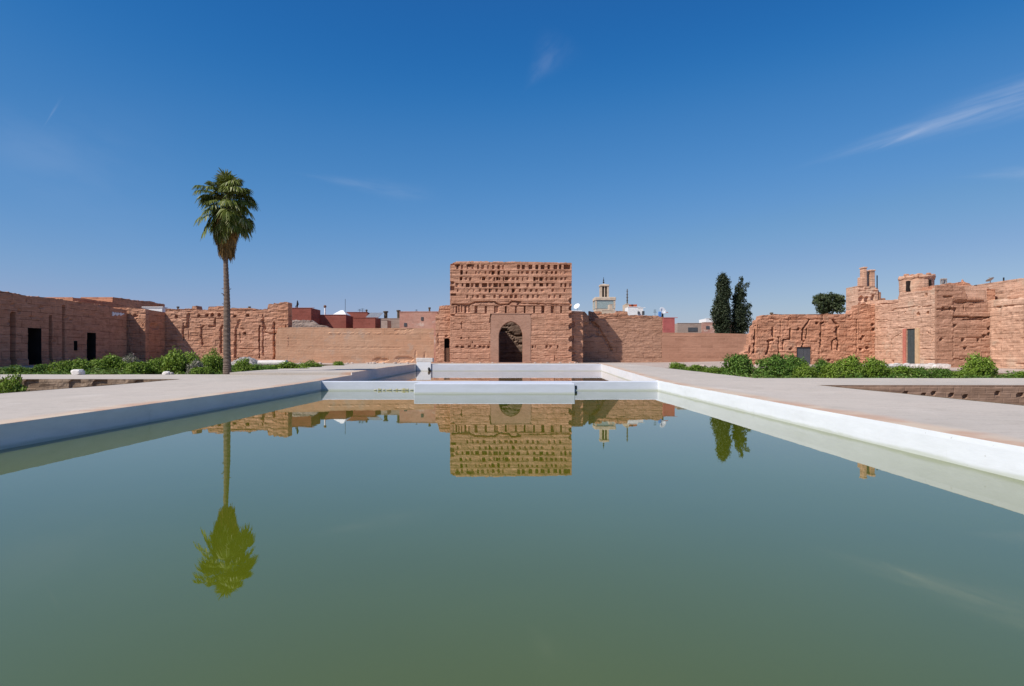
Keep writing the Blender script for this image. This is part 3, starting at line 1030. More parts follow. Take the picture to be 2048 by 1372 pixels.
for y, a, b in ((735, 260, 650), (805, 260, 650), (875, 230, 640), (900, 360, 650), (965, 300, 640), (1040, 290, 660), (1080, 230, 650), (1130, 230, 640), (1195, 240, 415),
                (770, 1130, 1530), (830, 1120, 1520), (885, 1120, 1540), (935, 1110, 1520), (965, 1120, 1545), (1047, 1110, 1520), (1105, 1110, 1530), (1160, 1120, 1540), (1190, 1370, 1540)):
    ft.append(('line', [cr(a, y), cr((a + b) / 2, y + rr.uniform(-4, 4)), cr(b, y)], 0.07, 0.10))
ft.append(('line', [cr(350, 790), cr(346, 860)], 0.1, 0.3))
ft.append(('line', [cr(1370, 1160), cr(1372, 1210)], 0.1, 0.3))
holes(1060, 26, [300, 360, 425, 490, 550, 600, 645], 26, 0.5, 0, 0.4)
holes(1062, 26, [1125, 1160, 1275, 1330, 1400], 22, 0.4, 0, 0.4)
holes(965, 22, [430, 338], 12, 0.4, 0, 0.9)
holes(1010, 18, [465, 660], 10, 0.4, 0, 0.9)
for y, r in ((560, 60), (720, 50), (835, 70), (980, 60), (1090, 60), (640, 40)):
    c = cr(1546, y)
    ft.append(('bite', c[0], c[1], 0.35, r / 5.4875 * 0.081 * 0.5, 0.8))
for x, y in ((240, 715), (235, 360), (240, 160), (300, 165), (430, 170)):
    c = cr(x, y)
    ft.append(('bite', c[0], c[1], 0.5, 0.22, 0.5))
top = [cr(228, 150), cr(262, 138), cr(290, 126), cr(480, 124), cr(800, 127), cr(1180, 130), cr(1200, 132), cr(1430, 136), cr(1500, 140), cr(1558, 140)]
top = [(max(0.0, s), z) for s, z in top]
PO = (cr(662, 0)[0], cr(1104, 0)[0], TB, cr(0, 702)[1])          # the smoother panel with the arch
eroded_wall('facade', (TX0, DT), (TX1, DT), TB, top, 1.15, M['tower'], 0.11, 0.10, openings=[PO], feats=ft, rough=0.06, ledge=0.04, ragged=0.07, seed=2, parent=root)
DEEP = 18.0
HT = top[-1][1]
eroded_wall('side_wall', (TX0, DT + 1.155 + DEEP), (TX0, DT + 1.155), TB, [(0, HT - 0.3), (DEEP, HT)], 1.1, M['tower'], 0.5, 0.5, rough=0.06, ragged=0.1, seed=3, parent=root)
eroded_wall('side_wall', (TX1, DT + 1.155), (TX1, DT + 1.155 + DEEP), TB, [(0, HT), (DEEP, HT - 0.3)], 1.1, M['tower'], 0.3, 0.3, rough=0.1, ragged=0.1, seed=4, parent=root)
ft = [linef(wall_plane((TX0 + 1.2, DT + DEEP), (TX1 - 1.2, DT + DEEP)), [(995, 664), (1012, 660), (1030, 672), (1048, 670)], 0.5, 0.5),
      linef(wall_plane((TX0 + 1.2, DT + DEEP), (TX1 - 1.2, DT + DEEP)), [(1000, 652), (1046, 650)], 0.2, 0.4),
      linef(wall_plane((TX0 + 1.2, DT + DEEP), (TX1 - 1.2, DT + DEEP)), [(1022, 672), (1036, 686), (1050, 690)], 0.25, 0.4)]
eroded_wall('rear_wall', (TX0 + 1.105, DT + DEEP), (TX1 - 1.105, DT + DEEP), TB, [(0, HT), (17.6, HT - 0.4)], 1.1, M['rearbrick'], 0.3, 0.3, feats=ft, rough=0.25, ledge=0.2, ragged=0.2, seed=5, parent=root)
MB().box((TX0 + 1.12, DT + 1.2, 9.2), (TX1 - 1.12, DT + 9.5, 9.7), 0.05).build('roof', M['portal'], root)  # unseen slab added to cut sky light and darken the arch interior
# portal: a panel pierced by a pointed arch
s0, s1, z0, z1 = PO
sc_ = 0.5 * (cr(752, 0)[0] + cr(1021, 0)[0])
hw = 0.5 * (cr(1021, 0)[0] - cr(752, 0)[0])
zs, za = cr(0, 935)[1], cr(0, 780)[1]
arch = [(sc_ - hw, z0), (sc_ - hw, zs - 0.6), (sc_ - hw, zs)]
for i in range(1, 13):
    t = i / 12
    a_ = t * math.pi / 2
    arch.append((sc_ - hw * (math.cos(a_) * 0.88 + 0.12 * (1 - t)), zs + (za - zs) * (0.80 * math.sin(a_) + 0.20 * t)))
arch += [(2 * sc_ - s, z) for s, z in reversed(arch[:-1])]
outer = []
for s, z in arch:
    if z <= zs:
        outer.append((s0 if s < sc_ else s1, z))
    else:
        ang = math.atan2(z - zs, s - sc_)
        hwo, hto = (s1 - s0) / 2, z1 - zs
        r_ = min(hwo / max(1e-6, abs(math.cos(ang))), hto / max(1e-6, math.sin(ang)))
        outer.append((sc_ + r_ * math.cos(ang) if True else 0, zs + r_ * math.sin(ang)))
mb = MB()
P3 = lambda s, z, t: (TX0 + s, DT + t, z)
n = len(arch)
vs = []
rings = [(arch, -0.02), (outer, -0.035), (outer, 1.1), (arch, 1.1), (arch, 0.14)]
inner = [(sc_ + (s - sc_) * 0.955, z if z <= zs else zs + (z - zs) * 0.96) for s, z in arch]
rings = [(outer, 1.1), (outer, -0.035), (arch, -0.035), (arch, 0.22), (inner, 0.22), (inner, 1.1)]
for rg, t in rings:
    mb.v += [P3(s, z, t) for s, z in rg]
    mb.u += [(s + t, z) for s, z in rg]
for q in range(len(rings)):
    a0, b0 = q * n, ((q + 1) % len(rings)) * n
    for i in range(n - 1):
        mb.f.append((a0 + i, a0 + i + 1, b0 + i + 1, b0 + i))
# the two upper corners left by the radial strips
for sg, sx_ in ((0, s0), (1, s1)):
    idx = [i for i in range(n) if arch[i][1] > zs]
    half = [i for i in idx if (arch[i][0] < sc_) == (sg == 0)]
    lo_i = max((i for i in half if abs(outer[i][0] - sx_) < 1e-3), key=lambda i: outer[i][1], default=None)
    up = [i for i in half if abs(outer[i][1] - z1) < 1e-3]
    if lo_i is not None and up:
        hi_i = min(up, key=lambda i: abs(i - lo_i))
        mb.add([P3(sx_, z1, -0.035), P3(*outer[lo_i], -0.035), P3(*outer[hi_i], -0.035)], [(0, 1, 2)], [(sx_, z1), outer[lo_i], outer[hi_i]])
mb.build('portal', M['portal'], root)
# threshold and a thin string line round the panel
MB().box((TX0 + s0 - 0.1, DT - 0.10, z1 + 0.002), (TX0 + s1 + 0.1, DT - 0.036, z1 + 0.10)).build('string_course', M['portal'], root)
MB().box((TX0 + s0, DT - 1.6, 0.7), (TX0 + s1, DT - 0.04, 1.06), 0.05).build('threshold', M['portal'], root)

# low shoulders on both sides of the gatehouse
pl = wall_plane((-20, 112.5), (20, 112.5))
S0 = at(871, 0, 112.5)[0]
top = [(0, at(0, 629, 112.5)[2]), (0.4, at(0, 627, 112.5)[2]), (0.65, at(0, 612, 112.5)[2]), (TX0 - S0 - 0.02, at(0, 609, 112.5)[2])]
P0, P1 = (S0, 112.5), (TX0 - 0.01, 112.5)
pls = wall_plane(P0, P1)
arr = pixrect(pls, 888.5, 677, 898.5, 724)
o = eroded_wall('shoulder_wall', P0, P1, 0.8, top, 5.0, M['tower'], 0.12, 0.14, openings=[arr], feats=[linef(pls, [(874, 640), (899, 641)], 0.1, 0.12), linef(pls, [(876, 668), (878, 690)], 0.3, 0.15), ('bite', pls(893, 672)[0], pls(893, 672)[1], 0.3, 0.2, 0.3)],
                rough=0.1, ledge=0.06, ragged=0.1, seed=6)
tag(o, 'brick shoulder wall with a small doorway joined to the gatehouse and plastered wall', 'wall')
recess('doorway', P0, P1, arr, 1.4, M['void'], o, -0.02)
slab('door', P0, P1, (arr[0] + 0.02, arr[1] - 0.02, arr[2] + 0.01, pls(0, 696)[1]), 0.25, 0.32, M['wood'], o, 4)
P0, P1 = (TX1 + 0.01, 112.5), (at(1166, 0, 112.5)[0], 112.5)
top = [(0, at(0, 622, 112.5)[2]), (P1[0] - P0[0], at(0, 623, 112.5)[2])]
pls = wall_plane(P0, P1)
o = eroded_wall('shoulder_wall', P0, P1, 0.8, top, 5.4, M['tower'], 0.12, 0.14, feats=[('bite', 0.3, 7.4, 0.3, 0.5, 0.2), ('bite', 0.2, 5.0, 0.25, 0.4, 0.2), ('bite', 0.3, 2.4, 0.4, 0.3, 0.2)], rough=0.09, ledge=0.05, ragged=0.08, seed=7)
tag(o, 'narrow brick shoulder wall casting a slanting shadow beside the gatehouse', 'wall')

# ------------------------------------------------------------------ left: long shaded wall
XW = -56.5
P0, P1 = (XW, 46), (XW, 99.95)
pl = wall_plane(P0, P1)
top = [(0, 9.3)] + [pl(x, y) for x, y in ((0, 582), (36, 587), (44, 590), (100, 596), (125, 598), (127, 600), (170, 605), (222, 611.5))]
b = pl(223.5, 615.5)
top += [b, (53.95, b[1] - 0.05)]
door1 = pixrect(pl, 56, 657, 82, 727)
door2 = pixrect(pl, 174, 666, 191, 724)
win = pixrect(pl, 148, 682, 154, 701)
for q in (door1, door2):
    pass
door1 = (door1[0], door1[1], 1.15, door1[3])
door2 = (door2[0], door2[1], 1.2, door2[3])
ft = [rectf(pl, 22.5, 627, 29, 740, 1.2), rectf(pl, 99, 632, 105, 740, 1.2), rectf(pl, 125, 612, 129.5, 740, 0.7),
      linef(pl, [(58, 634), (86, 634.5), (86.5, 652)], 0.12, 0.14), linef(pl, [(54, 600), (54, 607)], 0.12, 0.25),
      linef(pl, [(128, 628), (225, 633)], 0.08, 0.08), linef(pl, [(30, 630), (100, 632)], 0.05, 0.05), linef(pl, [(105, 655), (127, 656)], 0.06, 0.06),
      linef(pl, [(107, 612), (108, 640)], 0.06, 0.08), linef(pl, [(195, 609), (226, 613)], 0.15, 0.2), linef(pl, [(130, 660), (175, 664)], 0.05, 0.05),
      rectf(pl, 130, 625, 131.5, 740, 0.06), ('step', 0.0, 1.75, 0.10)]
for i in range(10):
    x, y = random.uniform(10, 240), random.uniform(600, 700)
    ft.append(('bite', *pl(x, y), 0.35, 0.15, 0.18))
o = eroded_wall('courtyard_wall', P0, P1, 0.9, top, 2.2, M['left'], 0.22, 0.20, openings=[door1, door2, win], feats=ft, rough=0.05, ledge=0.05, ragged=0.07, seed=31)
tag(o, 'long shaded brown brick wall with two black doorways and a slit window', 'wall')
recess('doorway', P0, P1, door1, 2.1, M['void'], o, -0.05)
recess('doorway', P0, P1, door2, 2.1, M['void'], o, -0.05)
recess('window', P0, P1, win, 2.1, M['void'], o, -0.05)

# stepped corner block between the long wall and the back wall
root = empty('corner_block', (-55.2, 100, 1.2))
tag(root, 'stepped brick corner block with a whitewash patch, half in diagonal shadow', 'corner wall')
P0, P1 = (XW - 2.2, 100), (-53.95, 100)
pl = wall_plane(P0, P1)
c1 = at(0, 615, 100)[2]
c2 = at(0, 618.5, 100)[2]
eroded_wall('wall', P0, P1, 1.0, [(0, c1), (2.2, c1), (4.7, c2)], 1.0, M['back'], 0.16, 0.16,
            feats=[linef(pl, [(262, 632), (276, 640), (288, 652)], 0.15, 0.15), ('bite', *pl(270, 632), 0.4, 0.25, 0.25), linef(pl, [(258, 625), (290, 627)], 0.1, 0.1)], rough=0.12, ledge=0.08, ragged=0.08, seed=32, parent=root)
P0, P1 = (-53.95, 101.005), (-53.95, 106.4)
eroded_wall('side_wall', P0, P1, 1.0, [(0, c2), (5.4, c2 - 0.1)], 1.2, M['left'], 0.2, 0.2, feats=[('bite', 1.5, 6.6, 1.2, 0.5, 0.25)], rough=0.1, ledge=0.06, ragged=0.06, seed=33, parent=root)
a, b = pl(224, 616)[0], pl(246, 632)[0]
mb = MB()
rr = random.Random(4)
for i in range(8):
    x0 = P0[0]
y0p = [at(224 + i * 3.2, 0, 0) for i in range(8)]
plw = wall_plane((XW, 46), (XW, 99.95))
for i in range(9):
    s_a, z_a = plw(224 + i * 2.6, 623.5 + (i % 2) + 0.3 * i)
    s_b, z_b = plw(226.6 + i * 2.6, 632 - (i % 3) * 1.2 - i * 0.1)
    mb.box((XW - 0.02, 46 + s_a, z_b), (XW + 0.10 + 0.01 * (i % 2), 46 + s_b, z_a - 0.02 * (i % 3)), 0.02)
mb.build('whitewash_patch', M['whitewash'], o)

# rooftop walls behind the long wall
P0, P1 = (-62, 96), (-62, 121.4)
pl = wall_plane(P0, P1)
s1_ = pl(226, 0)[0]
top = [(0, 10.35), (pl(166, 598)[0], 10.45), (s1_ - 0.1, 10.45), (s1_, 11.25), (pl(285, 0)[0], 11.3), (pl(300, 0)[0], 11.5), (25.4, 11.25)]
o = eroded_wall('rooftop_wall', P0, P1, 1.0, top, 5.0, M['left'], 0.35, 0.35, rough=0.06, ledge=0.05, ragged=0.08, seed=34,
                feats=[linef(pl, [(280, 598), (281, 612)], 0.1, 0.15), ('bite', pl(310, 605)[0], 10.5, 2.0, 0.4, 0.2)])
tag(o, 'brown upper storey wall rising behind the shaded long wall', 'wall')
x0, _, z0 = at(285, 622, 109.5)
x1, _, z1 = at(325, 615, 109.5)
o = MB().box((x0, 109.5, 1.2), (x1, 111, z1), 0.05).box((x0 - 0.1, 109.4, z1 + 0.002), (x1 + 0.1, 111.1, z1 + 0.12), 0.03).build('parapet', M['whitewash'])
tag(o, 'short bright white parapet behind the corner block', 'parapet')

# ------------------------------------------------------------------ back wall, left half
DB = 105.7
P0, P1 = (-53.95, DB), (at(576, 0, DB)[0], DB)
pl = wall_plane(P0, P1)
top = [pl(x, y) for x, y in ((330, 618), (383, 617.5), (385, 612), (392, 612), (394, 620), (415, 620), (417, 613), (430, 613), (432, 612), (446, 612), (448, 616), (512, 617), (516, 620), (534, 618),
                             (536, 609), (545, 608), (548, 606), (557, 606), (558, 604.5), (577, 604.5))]
c = lambda x, y: (340 + x / 5.717, 560 + y / 5.717)
L_ = lambda pts, wd, dep: linef(pl, [c(*p) for p in pts], wd, dep)
ft = [L_([(150, 490), (148, 690)], 0.20, 0.4), L_([(210, 390), (205, 540), (170, 545)], 0.40, 0.35), L_([(215, 540), (212, 700)], 0.08, 0.15),
      L_([(385, 525), (358, 545), (352, 640), (370, 745)], 0.26, 0.4), L_([(512, 440), (512, 530), (450, 530)], 0.24, 0.4), L_([(595, 520), (580, 570), (578, 830)], 0.26, 0.4),
      L_([(748, 580), (746, 880)], 0.28, 0.5), L_([(790, 460), (770, 560), (830, 570)], 0.6, 0.2), L_([(800, 590), (805, 720)], 0.1, 0.2),
      L_([(1020, 530), (1020, 890)], 0.22, 0.45), L_([(1020, 525), (1060, 530), (1065, 860)], 0.14, 0.35), L_([(1055, 460), (1085, 560)], 0.3, 0.4),
      L_([(1190, 490), (1190, 900)], 0.24, 0.45), L_([(1165, 560), (1190, 500)], 0.12, 0.25), L_([(1080, 600), (1150, 615), (1250, 610), (1310, 595), (1320, 520)], 0.22, 0.3),
      L_([(800, 785), (1010, 788)], 0.10, 0.25), L_([(1060, 400), (1065, 450)], 0.14, 0.3), L_([(0, 345), (260, 340)], 0.12, 0.2), L_([(690, 345), (1000, 345)], 0.14, 0.2),
      L_([(0, 440), (260, 430), (600, 445)], 0.1, 0.12), L_([(1210, 700), (1205, 860)], 0.12, 0.2)]
for x, y in ((740, 410), (885, 405), (480, 400), (330, 405), (420, 405), (70, 420), (850, 610), (1250, 690), (560, 400)):
    ft.append(('bite', *pl(*c(x, y)), 0.25, 0.25, 0.5))
o = eroded_wall('courtyard_wall', P0, P1, 0.9, top, 2.0, M['back'], 0.12, 0.13, feats=ft, rough=0.10, ledge=0.05, ragged=0.10, seed=41, blk=0.05)
tag(o, 'cracked ruined brick wall behind the palm with dark vertical fissures', 'wall')
# lower smooth wall
P0, P1 = (at(552, 0, 105.3)[0], 105.2), (S0 - 0.01, 112.6)
pl = wall_plane(P0, P1)
top = [pl(x, y) for x, y in ((552, 672), (556, 655), (575, 654.5), (655, 654.5), (664, 656.5), (730, 656.5), (800, 656), (875, 657))]
ft = [linef(pl, [(660, 666), (870, 666)], 0.12, -0.07), linef(pl, [(615, 694), (800, 695.5)], 0.07, 0.05), linef(pl, [(790, 660), (826, 659)], 0.12, 0.12), linef(pl, [(830, 700), (833, 722)], 0.1, 0.12),
      linef(pl, [(849, 703), (850, 722)], 0.1, 0.12), ('bite', *pl(808, 718), 1.5, 0.5, 0.15), ('bite', *pl(760, 720), 1.2, 0.4, 0.15)]
o = eroded_wall('plastered_wall', P0, P1, 0.9, top, 1.6, M['plaster'], 0.25, 0.18, feats=ft, rough=0.035, ledge=0.02, ragged=0.03, seed=42)
tag(o, 'smooth salmon plastered wall between the cracked wall and the gatehouse', 'wall')

# ------------------------------------------------------------------ back wall, right half
DR = 118.0
P0, P1 = (at(1158, 0, DR)[0], DR), (at(1324, 0, DR)[0], DR)
pl = wall_plane(P0, P1)
c = lambda x, y: (1130 + x / 5.12, 540 + y / 5.12)
top = [pl(*c(x, y)) for x, y in ((140, 425), (200, 425), (240, 470), (255, 520), (300, 522), (312, 492), (640, 492), (860, 485), (920, 470), (950, 470), (995, 495))]
L_ = lambda pts, wd, dep: linef(pl, [c(*p) for p in pts], wd, dep)
ft = [L_([(250, 520), (330, 570), (390, 680), (430, 740), (470, 820)], 0.5, 0.35), L_([(520, 690), (975, 690)], 0.14, -0.05), L_([(330, 500), (900, 495)], 0.10, 0.12)]
ft.append(('bite', *pl(*c(270, 600)), 1.5, 1.6, 0.35))
o = eroded_wall('courtyard_wall', P0, P1, 0.8, top, 1.8, M['finebrick'], 0.2, 0.16, feats=ft, rough=0.08, ledge=0.05, ragged=0.06, seed=51)
tag(o, 'fine brown brick wall crossed by the diagonal shadow of the gatehouse shoulder', 'wall')
P0, P1 = (at(1324, 0, DR)[0] + 0.01, DR), (at(1502, 0, DR)[0] + 0.3, DR)
pl = wall_plane(P0, P1)
top = [pl(x, y) for x, y in ((1323, 665), (1420, 666), (1500, 668))]
o = eroded_wall('plastered_wall', P0, P1, 0.8, top, 1.2, M['tanwall'], 0.3, 0.2, feats=[linef(pl, [(1324, 671), (1500, 673)], 0.1, -0.04)], rough=0.04, ledge=0.02, ragged=0.03, seed=52)
tag(o, 'low tan mud plastered wall in front of the cypress trees', 'wall')
# an older wall standing a little higher behind the fine brick
P0, P1 = (at(1178, 0, 124)[0], 124), (at(1326, 0, 124)[0], 124)
pl = wall_plane(P0, P1)
top = [pl(*c(x, y)) for x, y in ((245, 420), (300, 425), (375, 425), (380, 450), (520, 440), (525, 415), (640, 425), (645, 460), (940, 470), (1000, 480))]
o = eroded_wall('ruined_wall', P0, P1, 0.9, top, 1.2, M['ruin'], 0.25, 0.25, rough=0.15, ledge=0.08, ragged=0.12, seed=53)
tag(o, 'crumbling red wall top showing behind the fine brick wall', 'wall')

# ------------------------------------------------------------------ right: ruined front wall
DF = 85.5
P0, P1 = (at(1486, 0, DF)[0], DF), (45.29, DF)
pl = wall_plane(P0, P1)
c = lambda x, y: (1480 + x / 4.9, 500 + y / 4.9)
L_ = lambda pts, wd, dep: linef(pl, [c(*p) for p in pts], wd, dep)
top = [(0, 1.9)] + [pl(x, y) for x, y in ((1488, 704), (1496, 701), (1497, 690), (1502, 688), (1503, 668), (1508, 665), (1509, 651), (1514, 649), (1515, 640), (1521, 638), (1523, 630), (1545, 629), (1547, 627.5), (1560, 628.5), (1700, 628), (1704, 626), (1706, 621), (1716, 618), (1717.5, 610), (1750, 608))]
door = pixrect(pl, 1593, 694, 1622, 730)
door = (door[0], door[1], 1.0, door[3])
ft = [L_([(190, 678), (500, 678), (1155, 682)], 0.09, 0.15), L_([(320, 760), (325, 860), (330, 880)], 0.20, 0.4), L_([(495, 770), (495, 870), (430, 880)], 0.18, 0.4),
      L_([(330, 880), (275, 890), (290, 930), (262, 1020)], 0.28, 0.45), L_([(380, 850), (382, 1060)], 0.12, 0.35), L_([(430, 900), (420, 980)], 0.15, 0.3),
      L_([(680, 680), (660, 720), (620, 770), (614, 880)], 0.22, 0.45), L_([(660, 770), (655, 860)], 0.12, 0.3), L_([(630, 890), (610, 950)], 0.18, 0.4),
      L_([(820, 710), (795, 720), (790, 950)], 0.20, 0.45), L_([(780, 950), (778, 1070)], 0.1, 0.25), L_([(915, 680), (950, 730), (955, 860), (965, 900), (960, 980)], 0.22, 0.45),
      L_([(960, 860), (910, 890), (908, 980)], 0.16, 0.4), L_([(970, 750), (930, 800)], 0.25, 0.35), L_([(1148, 680), (1146, 1070)], 0.09, 0.25), L_([(150, 740), (140, 1000)], 0.22, 0.4), L_([(95, 900), (100, 1000)], 0.2, 0.35),
      L_([(400, 700), (400, 860)], 0.06, 0.15), L_([(480, 690), (478, 760)], 0.06, 0.15), L_([(810, 640), (812, 680)], 0.1, 0.3), L_([(500, 640), (500, 680)], 0.06, 0.2), L_([(140, 750), (170, 740)], 0.3, 0.4)]
for y in (590, 625, 680, 720, 775, 800, 835, 875, 905, 965, 1015, 1040):
    ft.append(L_([(1150, y), (1310, y + random.uniform(-4, 4))], 0.05, 0.08))
for x, y in ((1305, 730), (1190, 870), (1210, 850), (1185, 975), (1310, 780), (870, 1080), (500, 970), (755, 715), (575, 775), (1250, 960), (1080, 640)):
    ft.append(('bite', *pl(*c(x, y)), 0.22, 0.2, 0.4))
root_w = eroded_wall('ruined_wall', P0, P1, 0.8, top, 1.8, M['ruin'], 0.11, 0.11, openings=[door], feats=ft, rough=0.10, ledge=0.05, ragged=0.07, seed=61, blk=0.05)
tag(root_w, 'fissured red ruined wall with a square grey door and a crumbling end', 'wall')
recess('doorway', P0, P1, door, 0.6, M['ruin'], root_w, -0.02)
slab('door', P0, P1, (door[0] + 0.02, door[1] - 0.02, door[2], door[3] - 0.02), 0.14, 0.22, M['greydoor'], root_w, 2)

# ------------------------------------------------------------------ right: stepped palace wing
root = empty('palace_wing', (49, 79, 1.1))
tag(root, 'pale pink stepped brick palace wing with a round turret and tall narrow door', 'palace building')
XA, YB, XC = 45.3, 73.0, 51.0
P0, P1 = (XA, DF + 1.8), (XA, YB + 0.42)
pl = wall_plane(P0, P1)
c = lambda x, y: (1740 + x / 5.276, 520 + y / 5.276)
L_ = lambda pts, wd, dep: linef(pl, [c(*p) for p in pts], wd, dep)
top = [(0, pl(1750, 598)[1])] + [pl(x, y) for x, y in ((1757, 600), (1797, 600), (1799, 585), (1862, 580), (1865, 576), (1874, 572))] + [(DF + 1.38 - YB, 9.75)]
door = pixrect(pl, 1813, 656.5, 1831.5, 727)
door = (door[0], door[1], 1.05, door[3])
ft = [L_([(222, 528), (440, 500), (540, 492), (645, 488)], 0.08, 0.25), L_([(640, 640), (650, 700), (545, 780)], 0.04, 0.0), L_([(60, 720), (350, 716)], 0.06, 0.12), L_([(220, 840), (330, 770)], 0.05, 0.15),
      L_([(225, 840), (228, 930)], 0.06, 0.2), L_([(55, 945), (355, 937)], 0.06, 0.12), L_([(530, 940), (700, 945)], 0.06, 0.15), L_([(555, 750), (550, 790)], 0.06, 0.2), L_([(690, 790), (650, 870)], 0.05, 0.2),
      L_([(50, 630), (220, 640)], 0.05, 0.1), L_([(600, 750), (640, 790)], 0.06, 0.2), L_([(700, 1020), (760, 1022)], 0.12, 0.3), L_([(540, 1060), (750, 1050)], 0.06, 0.15), L_([(80, 470), (290, 455)], 0.08, 0.15), L_([(360, 570), (380, 540)], 0.06, 0.2)]
for x, y in ((690, 690), (590, 370), (505, 570), (610, 560), (240, 1070), (690, 690)):
    ft.append(('bite', *pl(*c(x, y)), 0.25, 0.22, 0.4))
for y in range(560, 1050, 48):
    ft.append(L_([(60, y), (360, y + 3)], 0.04, 0.05))
    ft.append(L_([(530, y + 10), (710, y + 8)], 0.04, 0.06))
o = eroded_wall('wall', P0, P1, 0.9, top, 5.6, M['right'], 0.14, 0.12, openings=[door], feats=ft, rough=0.06, ledge=0.035, ragged=0.05, seed=71, parent=root)
recess('doorway', P0, P1, door, 0.6, M['right'], o, -0.02)
dr = slab('door', P0, P1, (door[0] + 0.02, door[1] - 0.02, door[2], door[3] - 0.02), 0.12, 0.2, M['greendoor'], root, 3)
a, b = pl(1807, 0)[0], pl(1839, 0)[0]
slab('door_jamb', P0, P1, (a, door[0] - 0.002, door[2], door[3] + 0.02), -0.11, 0.04, M['redpaint'], root)['label'] = 'red painted door jamb'
slab('door_jamb', P0, P1, (door[1] + 0.002, b, door[2], door[3] + 0.02), -0.11, 0.04, M['ochre'], root)['label'] = 'ochre plastered door jamb'
# front face
P0, P1 = (XA + 0.004, YB), (XC - 0.01, YB)
pl = wall_plane(P0, P1)
L_ = lambda pts, wd, dep: linef(pl, [c(*p) for p in pts], wd, dep)
top = [(0, pl(1876, 571)[1])] + [pl(x, y) for x, y in ((1908, 570.5), (1929, 573), (1932, 588), (1935, 596), (1960, 596.5), (1978, 601))]
ft = [L_([(885, 600), (1060, 605), (1270, 608)], 0.16, 0.45), L_([(985, 630), (1100, 625), (1190, 632)], 0.12, 0.3), L_([(720, 520), (890, 522)], 0.18, 0.3), L_([(880, 400), (880, 1080)], 0.05, 0.12),
      rectf(pl, 1909, 600, 1979, 626, 0.15), L_([(890, 640), (1265, 645)], 0.06, 0.1), L_([(910, 450), (1165, 440)], 0.1, 0.25), L_([(780, 385), (870, 385)], 0.12, 0.3),
      L_([(900, 740), (1260, 735)], 0.05, 0.08), L_([(890, 830), (1260, 820)], 0.07, 0.15), L_([(880, 915), (1265, 920)], 0.06, 0.15), L_([(890, 1045), (1240, 1045)], 0.1, 0.2), L_([(720, 590), (880, 600)], 0.05, 0.1), L_([(1000, 460), (1005, 530)], 0.06, 0.2),
      L_([(720, 700), (875, 700)], 0.05, 0.08), L_([(1090, 880), (1200, 880)], 0.05, 0.06)]
for x, y in ((755, 840), (1010, 930), (900, 690), (985, 840), (1150, 845), (1260, 720), (1210, 800), (1260, 780), (770, 515), (850, 515), (905, 520)):
    ft.append(('bite', *pl(*c(x, y)), 0.2, 0.2, 0.4))
for i, y in enumerate(range(480, 1060, 60)):
    ft.append(('rect', *pl(*c(868, y + 22))[:1], *pl(*c(892, y))[:1], pl(*c(0, y + 25))[1], pl(*c(0, y))[1], -0.05))
eroded_wall('front_wall', P0, P1, 0.9, top, 0.40, M['finebrick'], 0.11, 0.11, feats=ft, rough=0.07, ledge=0.05, ragged=0.10, seed=72, parent=root)
# near long face
P0, P1 = (XC, YB + 1.0), (XC, 48)
pl = wall_plane(P0, P1)
L_ = lambda pts, wd, dep: linef(pl, [c(*p) for p in pts], wd, dep)
ft = [L_([(1360, 420), (1500, 405), (1640, 388)], 0.22, 0.3), L_([(1275, 920), (1340, 925)], 0.05, 0.15), L_([(1340, 495), (1380, 493)], 0.12, 0.25), L_([(1410, 490), (1640, 475)], 0.14, 0.10), L_([(1540, 1105), (1640, 1108)], 0.15, 0.3)]
s_ = 1.2
rr = random.Random(5)
while s_ < 25:
    for z, pr in ((7.0, 0.8), (6.3, 0.6), (5.5, 0.5), (4.6, 0.4), (3.7, 0.5), (2.9, 0.3)):
        if rr.random() < pr:
            ft.append(('rect', s_, s_ + rr.uniform(0.3, 0.6), z, z + rr.uniform(0.25, 0.4), rr.uniform(0.04, 0.09)))
    s_ += rr.uniform(0.7, 0.95)
eroded_wall('side_wall', P0, P1, 0.9, [(0, 8.15), (26, 8.1)], 4.0, M['right'], 0.2, 0.16, feats=ft, rough=0.05, ledge=0.05, ragged=0.03, seed=73, parent=root)
P0, P1 = (53.5, 87), (53.5, 48.2)
pl = wall_plane(P0, P1)
hole = pixrect(pl, 1948, 570, 1954, 580)
ft = [linef(pl, [(1933, 597), (2048, 584)], 0.10, 0.12), linef(pl, [(1990, 600), (2048, 592)], 0.1, 0.1)]
o = eroded_wall('upper_wall', P0, P1, 0.9, [(0, 10.4), (9, 10.4), (39, 10.35)], 3.0, M['right'], 0.25, 0.2, openings=[hole], feats=ft, rough=0.05, ledge=0.04, ragged=0.05, seed=74, parent=root)
recess('window', P0, P1, hole, 1.2, M['void'], o, -0.02)
P0, P1 = (53.5, 86), (XA, 87.0)
# terraces closing the tops
MB().box((XA + 3, DF + 2.0, 1.0), (53.4, DF + 4.0, 8.2), 0.05).build('rear_wall', M['finebrick'], root)
# rubble on the shoulder of the roof
P0, P1 = (47.0, 77.2), (50.2, 74.2)
eroded_wall('roof_parapet', (46.0, 75.8), (53.0, 75.0), 8.0, [(0, 9.9), (1.5, 10.2), (3.8, 10.3), (5.0, 9.9), (7.0, 9.6)], 1.4, M['ruin'], 0.14, 0.14, rough=0.2, ledge=0.1, ragged=0.16, seed=75, parent=root)
